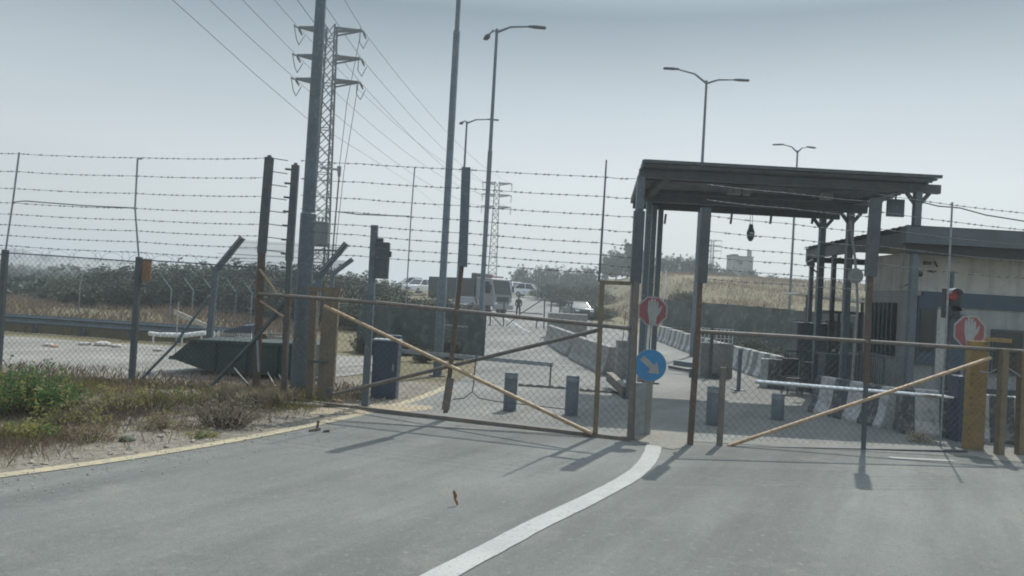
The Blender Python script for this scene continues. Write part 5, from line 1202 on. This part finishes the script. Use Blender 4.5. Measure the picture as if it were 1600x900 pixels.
for i, (x, y, sc, lb) in enumerate(((-4.6, 25.6, .26, 'low bush at the left end of the netted screen'), (-3.4, 25.9, .2, 'low bush at the middle of the netted screen'), (-1.9, 25.4, .24, 'low bush near the right end of the netted screen'), (-2.6, 23.6, .16, 'small bush on the dirt in front of the netted screen'))): dup(B0[1], (x, y, 0), i * 1.3, (sc, sc, sc * .8), lb)
for i, (px, y, sc, lb) in enumerate(((1062, 43, .3, 'low scrub at the left foot of the hillside net fence'), (1120, 39, .34, 'low scrub at the hillside net fence behind the mesh crate'), (1178, 34.5, .32, 'low scrub at the hillside net fence behind the slim grey post'), (1225, 31, .3, 'low scrub at the right of the hillside net fence'), (1070, 66, .5, 'scrub bush on the hillside right of the white marker pole'))): p = at(px, 450, y); dup(B0[i % 2], (p.x, y - .6, gz(p.x, y - .6) - .05), i * 1.1, (sc, sc, sc * .6), lb)
def blob(name, m, c, rx, ry, seed, h=.012):
    rr = random.Random(seed); b = MB(); n_ = 40; b.v.append((c[0], c[1], .02 + h))
    for ring in (.5, 1.0):
        for k in range(n_):
            a = 2 * math.pi * k / n_; q = ring * (1 + .35 * noise.noise(Vector((math.cos(a) * 1.7, math.sin(a) * 1.7, seed))) + .12 * noise.noise(Vector((math.cos(a) * 6, math.sin(a) * 6, seed)))); b.v.append((c[0] + math.cos(a) * rx * q, c[1] + math.sin(a) * ry * q, .02 + (h * .6 if ring < 1 else 0)))
    b.f = [(0, 1 + k, 1 + (k + 1) % n_) for k in range(n_)] + [(1 + k, 1 + n_ + k, 1 + n_ + (k + 1) % n_, 1 + (k + 1) % n_) for k in range(n_)]; b.m = [0] * len(b.f); return struct(b.build(name, m), 'stuff')
rr = random.Random(31)
b = MB()
for i in range(700):
    y = rr.uniform(6.5, 14.5); x = lerp_tab(LE, y) + abs(rr.gauss(0, .55)) - .2; r_ = rr.uniform(.006, .02); z = .02
    b.add([Vector((x, y, z)) + Vector(v) * r_ * rr.uniform(.6, 1.2) for v in ((1, 0, 0), (-1, 0, 0), (0, 1, 0), (0, -1, 0), (0, 0, .8))], [(0, 2, 4), (2, 1, 4), (1, 3, 4), (3, 0, 4)])
struct(b.build('gravel', stone), 'stuff')
blob('dust', dustm, (2.55, 12.6), .5, .9, 5); blob('dust', dustm, (8.4, 12.6), 1.1, .35, 6)

# ------------------------------------------------------------------ hilltop house
hy = 150; p = at(1155, 425, hy); zg = gz(p.x, hy); t = thing('hilltop_house', 'small square grey house with corner turret on the far hilltop', 'house', (p.x, hy, zg))
ztop = at(1155, 402, hy).z; b = MB(); b.box((p.x, hy, (zg - 1 + ztop) / 2), (4.0, 4, ztop - zg + 1)); b.build('wall', concrete, t)
b = MB(); b.box((p.x - 1.5, hy, ztop + .25), (1.2, 4.2, .35)); b.box((p.x, hy, ztop + .06), (4.2, 4.2, .14)); b.build('roof', roofdk, t)
b = MB(); b.box((p.x + 1.8, hy, ztop + .5), (.6, 1, 2.0)); b.build('turret', concrete, t)
b = MB(); b.box((p.x - .4, hy - 2.02, ztop - 1.1), (.8, .06, .8)); b.build('window', glass, t)

# ------------------------------------------------------------------ vehicles
def wheel(par, x, y, r_, w_, z0=None):
    b = MB(); b.tube([(x, y - w_ / 2, r_), (x, y - w_ / 2 + .02, r_), (x, y + w_ / 2 - .02, r_), (x, y + w_ / 2, r_)], [r_ * .92, r_, r_, r_ * .92], 20); wv_ = b.build('wheel', tyrem, par, True)
    b = MB(); b.tube([(x, y - w_ / 2 - .01, r_), (x, y + w_ / 2 + .01, r_)], r_ * .55, 16); b.build('rim', steel_lt, wv_)
def make_car(label, paint, group, suv=False):
    t = thing('parked_car', label, 'car', (0, 0, 0), group); L, W, Hh = 4.3, 1.75, (1.65 if suv else 1.45); hw = W / 2
    bl = [(-2.15, .35), (-2.15, .75), (-2.05, .92), (-.95 if not suv else -1.2, .98), (1.95, .98) if not suv else (2.0, 1.0), (2.12, .85), (2.15, .4), (2.0, .25), (-2.0, .25)]
    bm = bmesh.new(); m1 = MB(); m1.prism([(x, -hw, z) for x, z in bl], (0, W, 0)); o_ = m1.build('body', paint, t, True); bv = o_.modifiers.new('bevel', 'BEVEL'); bv.width = .12; bv.segments = 3; bv.limit_method = 'ANGLE'
    cb = [(-1.0, .97), (-.25, Hh - .05), (.1, Hh), (1.3, Hh - .02), (1.95, .97)] if suv else [(-.95, .97), (-.2, Hh - .04), (.15, Hh), (1.1, Hh - .03), (1.75, .97)]
    m2 = MB(); zt_ = [(x, z) for x, z in cb]; k = len(cb); ins = [0, .16, .18, .17, .03]
    vsA = [(x, -hw + .06 + i_, z) for (x, z), i_ in zip(cb, ins)]; vsB = [(x, hw - .06 - i_, z) for (x, z), i_ in zip(cb, ins)]
    m2.add(vsA + vsB, [(0, 1, 2, 3, 4), (9, 8, 7, 6, 5)] + [(i, 5 + i, 6 + i, 1 + i) for i in range(4)]); co = m2.build('glasshouse', glass, t)
    m3 = MB(); zz = Hh + .012; m3.add([(-.22, -hw + .2, zz - .05), (1.25, -hw + .2, zz - .02), (1.25, hw - .2, zz - .02), (-.22, hw - .2, zz - .05), (.1, -hw + .24, zz + .02), (1.1, -hw + .24, zz + .02), (1.1, hw - .24, zz + .02), (.1, hw - .24, zz + .02)], [(0, 1, 5, 4), (1, 2, 6, 5), (2, 3, 7, 6), (3, 0, 4, 7), (4, 5, 6, 7)]); m3.build('roof', paint, t)
    for s_ in (-1, 1):
        for (xa_, za), (xb_, zb_), ia, ib in ((cb[0], cb[1], 0, .16), (cb[3], cb[4], .17, .03), ((.45, .97), (.5, Hh), -.005, .165)):
            m4 = MB(); m4.bar((xa_, s_ * (hw - .055 - ia), za), (xb_, s_ * (hw - .055 - ib), zb_), .07, .07); m4.build('pillar', paint, t)
    for s_ in (-1, 1): b = MB(); b.box((-2.1, s_ * .62, .72), (.1, .34, .14), ch=.02); b.build('headlight', chrome, t); b = MB(); b.box((2.12, s_ * .68, .78), (.06, .24, .16)); b.build('tail_light', redlens, t); b = MB(); b.box((-.75, s_ * (hw + .08), 1.0), (.12, .18, .12), ch=.02); b.build('mirror', paint, t)
    b = MB(); b.box((-2.14, 0, .55), (.06, .9, .16)); b.build('grille', blackp, t); b = MB(); b.box((-2.17, 0, .42), (.03, .5, .11)); b.build('number_plate', signwhite, t)
    for x in (-1.35, 1.3):
        for s_ in (-1, 1): wheel(t, x, s_ * (hw - .1), .32, .22)
    return t
gc = 'cars parked up the road'
c1 = make_car('white car parked behind the person, its side to the gate', carw, gc, True)
def place(t, px, y, yaw, dz=0): p = at(px, 450, y); t.location = (p.x, y, gz(p.x, y) + dz); t.rotation_euler = (0, 0, yaw)
place(c1, 829, 96, R(160), .1)
c2 = dup(c1, (0, 0, 0), 0, 1, 'white car half hidden behind the grey truck cab'); place(c2, 806, 104, R(110), .2)
cdk = make_car('dark car standing in front of the truck body', card, gc, False); place(cdk, 728, 60, R(70))
for px, y, yaw, lb in ((640, 92, 20, 'white car farthest left beyond the shrubs'), (655, 88, 60, 'white car between the slim pole and the mesh top, beyond the shrubs')):
    c_ = dup(c1, (0, 0, 0), 0, 1, lb); place(c_, px, y, R(yaw), .2)
c_ = dup(cdk, (0, 0, 0), 0, 1, 'dark car on the road bank left of the yellow capped gate stile'); place(c_, 905, 66, R(100))
# truck
tr = thing('truck', 'grey flat nosed truck with dark cargo body parked up the road', 'truck', (0, 0, 0))
b = MB(); b.prism([(-.2, -1.2, .75), (-.28, -1.2, 1.7), (.1, -1.2, 3.05), (1.75, -1.2, 3.1), (1.75, -1.2, .75)], (0, 2.4, 0)); o_ = b.build('cab', truckm, tr); bv = o_.modifiers.new('bevel', 'BEVEL'); bv.width = .09; bv.segments = 3
b = MB(); b.prism([(-.285, -1.02, 1.75), (.06, -1.02, 2.88), (.03, 1.02, 2.9), (-.285, 1.02, 1.75)], (-.03, 0, 0.01)); b.build('windscreen', glass, tr)
for s_ in (-1, 1):
    b = MB(); b.prism([(.05, s_ * 1.205, 1.8), (.28, s_ * 1.205, 2.75), (1.2, s_ * 1.205, 2.8), (1.2, s_ * 1.205, 1.8)], (0, s_ * .02, 0)); b.build('side_window', glass, tr)
    b = MB(); b.box((-.3, s_ * .92, 1.0), (.12, .34, .2), ch=.03); b.build('headlight', chrome, tr)
    b = MB(); b.box((-.1, s_ * 1.42, 2.25), (.12, .2, .55), ch=.03); b.bar((0, s_ * 1.2, 2.4), (-.1, s_ * 1.4, 2.4), .04, .04); b.build('mirror', blackp, tr)
b = MB(); b.box((-.33, 0, .72), (.25, 2.4, .4), ch=.05); b.build('bumper', signgrey, tr)
b = MB(); b.box((-.25, 0, 1.35), (.06, 1.5, .4)); b.build('grille', blackp, tr)
b = MB(); b.box((.7, 0, 3.2), (.5, 1.6, .12), ch=.03); b.build('roof_light_bar', red, tr)
b = MB(); b.box((4.7, 0, 2.05), (5.5, 2.45, 1.9), ch=.04); bd = b.build('cargo_body', truckbed, tr)
b = MB(); b.box((2.2, 0, 3.2), (.5, 2.2, .5), ch=.05); b.build('headboard', truckbed, tr)
b = MB(); b.box((3.6, 0, .85), (7.6, .9, .25)); b.build('chassis', blackp, tr)
for x in (.75, 5.2, 6.4):
    for s_ in (-1, 1): wheel(tr, x, s_ * 1.02, .5, .3)
place(tr, 783, 64, R(140))

# ------------------------------------------------------------------ person
def person(px, Y, label):
    p = at(px, 480, Y); z0 = gz(p.x, Y); t = thing('person', label, 'person', (p.x, Y, z0))
    J = {'pel': (0, 0, .95), 'chest': (0, -.02, 1.28), 'neck': (0, -.02, 1.48), 'head': (0, -.05, 1.6), 'top': (0, -.05, 1.74), 'sl': (.18, -.02, 1.42), 'el': (.25, .02, 1.15), 'hl': (.22, -.08, .9), 'sr': (-.18, -.02, 1.42), 'er': (-.25, .02, 1.15), 'hr': (-.22, -.08, .9),
         'pl': (.1, 0, .9), 'kl': (.12, -.06, .5), 'al': (.13, .02, .08), 'fl': (.14, -.14, .03), 'pr': (-.1, 0, .9), 'kr': (-.11, .0, .5), 'ar': (-.13, .1, .08), 'fr': (-.14, -.05, .03)}
    rad = dict(pel=.155, chest=.17, neck=.06, head=.1, top=.07, sl=.075, el=.055, hl=.042, sr=.075, er=.055, hr=.042, pl=.1, kl=.068, al=.048, fl=.04, pr=.1, kr=.068, ar=.048, fr=.04)
    ed = ['pel chest', 'chest neck', 'neck head', 'head top', 'chest sl', 'sl el', 'el hl', 'chest sr', 'sr er', 'er hr', 'pel pl', 'pl kl', 'kl al', 'al fl', 'pel pr', 'pr kr', 'kr ar', 'ar fr']
    names = list(J); me = bpy.data.meshes.new('body'); me.from_pydata([J[k] for k in names], [[names.index(q) for q in e.split()] for e in ed], [])
    ob = bpy.data.objects.new('body', me); C.objects.link(ob); sm = ob.modifiers.new('skin', 'SKIN'); ob.modifiers.new('sub', 'SUBSURF').levels = 1; ob.modifiers['sub'].render_levels = 1
    for i, k in enumerate(names): sv = me.skin_vertices[0].data[i]; sv.radius = (rad[k],) * 2; sv.use_root = (k == 'pel')
    dg = bpy.context.evaluated_depsgraph_get(); me2 = bpy.data.meshes.new_from_object(ob.evaluated_get(dg)); ob.modifiers.clear(); ob.data = me2; me2.materials.clear(); me2.materials.append(cloth); me2.materials.append(skin)
    for f in me2.polygons:
        f.use_smooth = True
        if f.center.z > 1.5 or (abs(f.center.x) > .16 and f.center.z < .96 and f.center.z > .8): f.material_index = 1
    ob.parent = t
    b = MB(); b.tube([(p.x, Y - .0, z0 + 1.62), (p.x, Y - .02, z0 + 1.72), (p.x, Y - .03, z0 + 1.8)], [.1, .115, .05], 12); b.build('hair', hairm, t, True)
    b = MB(); b.box((p.x, Y - .17, z0 + 1.61), (.03, .04, .05)); b.build('nose', skin, t)
    return t
person(810, 62, 'person in dark clothes walking on the road beside the truck')

# ------------------------------------------------------------------ leaf on the asphalt, branch bits
p = gnd(715, 793); b = MB()
for (dx, dy, z, w_) in ((.0, 0, .016, .006), (-.012, .01, .045, .014), (-.03, .0, .08, .012), (-.03, .02, .11, .02), (-.045, .03, .145, .016), (-.05, .02, .165, .005)): b.v += [(p.x + dx - w_, p.y + dy, z), (p.x + dx, p.y + dy + w_ * .9, z + .004), (p.x + dx + w_, p.y + dy - w_ * .3, z + .008)]
b.f = [(3 * i + j, 3 * i + j + 1, 3 * i + j + 4, 3 * i + j + 3) for i in range(5) for j in range(2)]; b.m = [0] * len(b.f); tag(origin_to(b.build('dry_leaf', leafdry), p), 'curled brown dry leaf standing on the asphalt in the foreground', 'leaf')
for i, (a, c, r_, lb) in enumerate((((483, 676), (500, 674), .02, 'dark broken stick lying across the yellow line'), ((505, 677), (515, 677), .018, 'short dark stick on the asphalt beside the yellow line'))):
    b = MB(); b.tube([gnd(*a) + Vector((0, 0, .03)), gnd(*c) + Vector((0, 0, .04))], r_, 5)
    if i == 0: q = gnd(495, 672); b.tube([q + Vector((0, 0, .02)), q + Vector((.01, .02, .14))], .02, 5)
    tag(b.build('stick', bark), lb, 'stick')

# ------------------------------------------------------------------ haze
HZ = 0.0017
hm = bpy.data.materials.new('haze_air'); hm.use_nodes = True; n = hm.node_tree.nodes; n.remove(n['Principled BSDF'])
pv = n.new('ShaderNodeVolumePrincipled'); pv.inputs['Color'].default_value = (.86, .92, .96, 1); pv.inputs['Density'].default_value = HZ; pv.inputs['Anisotropy'].default_value = .3
hm.node_tree.links.new(pv.outputs[0], n['Material Output'].inputs['Volume'])
b = MB(); b.box((0, 900, 14), (4200, 2700, 34)); hz = b.build('haze', hm); struct(hz, 'stuff')
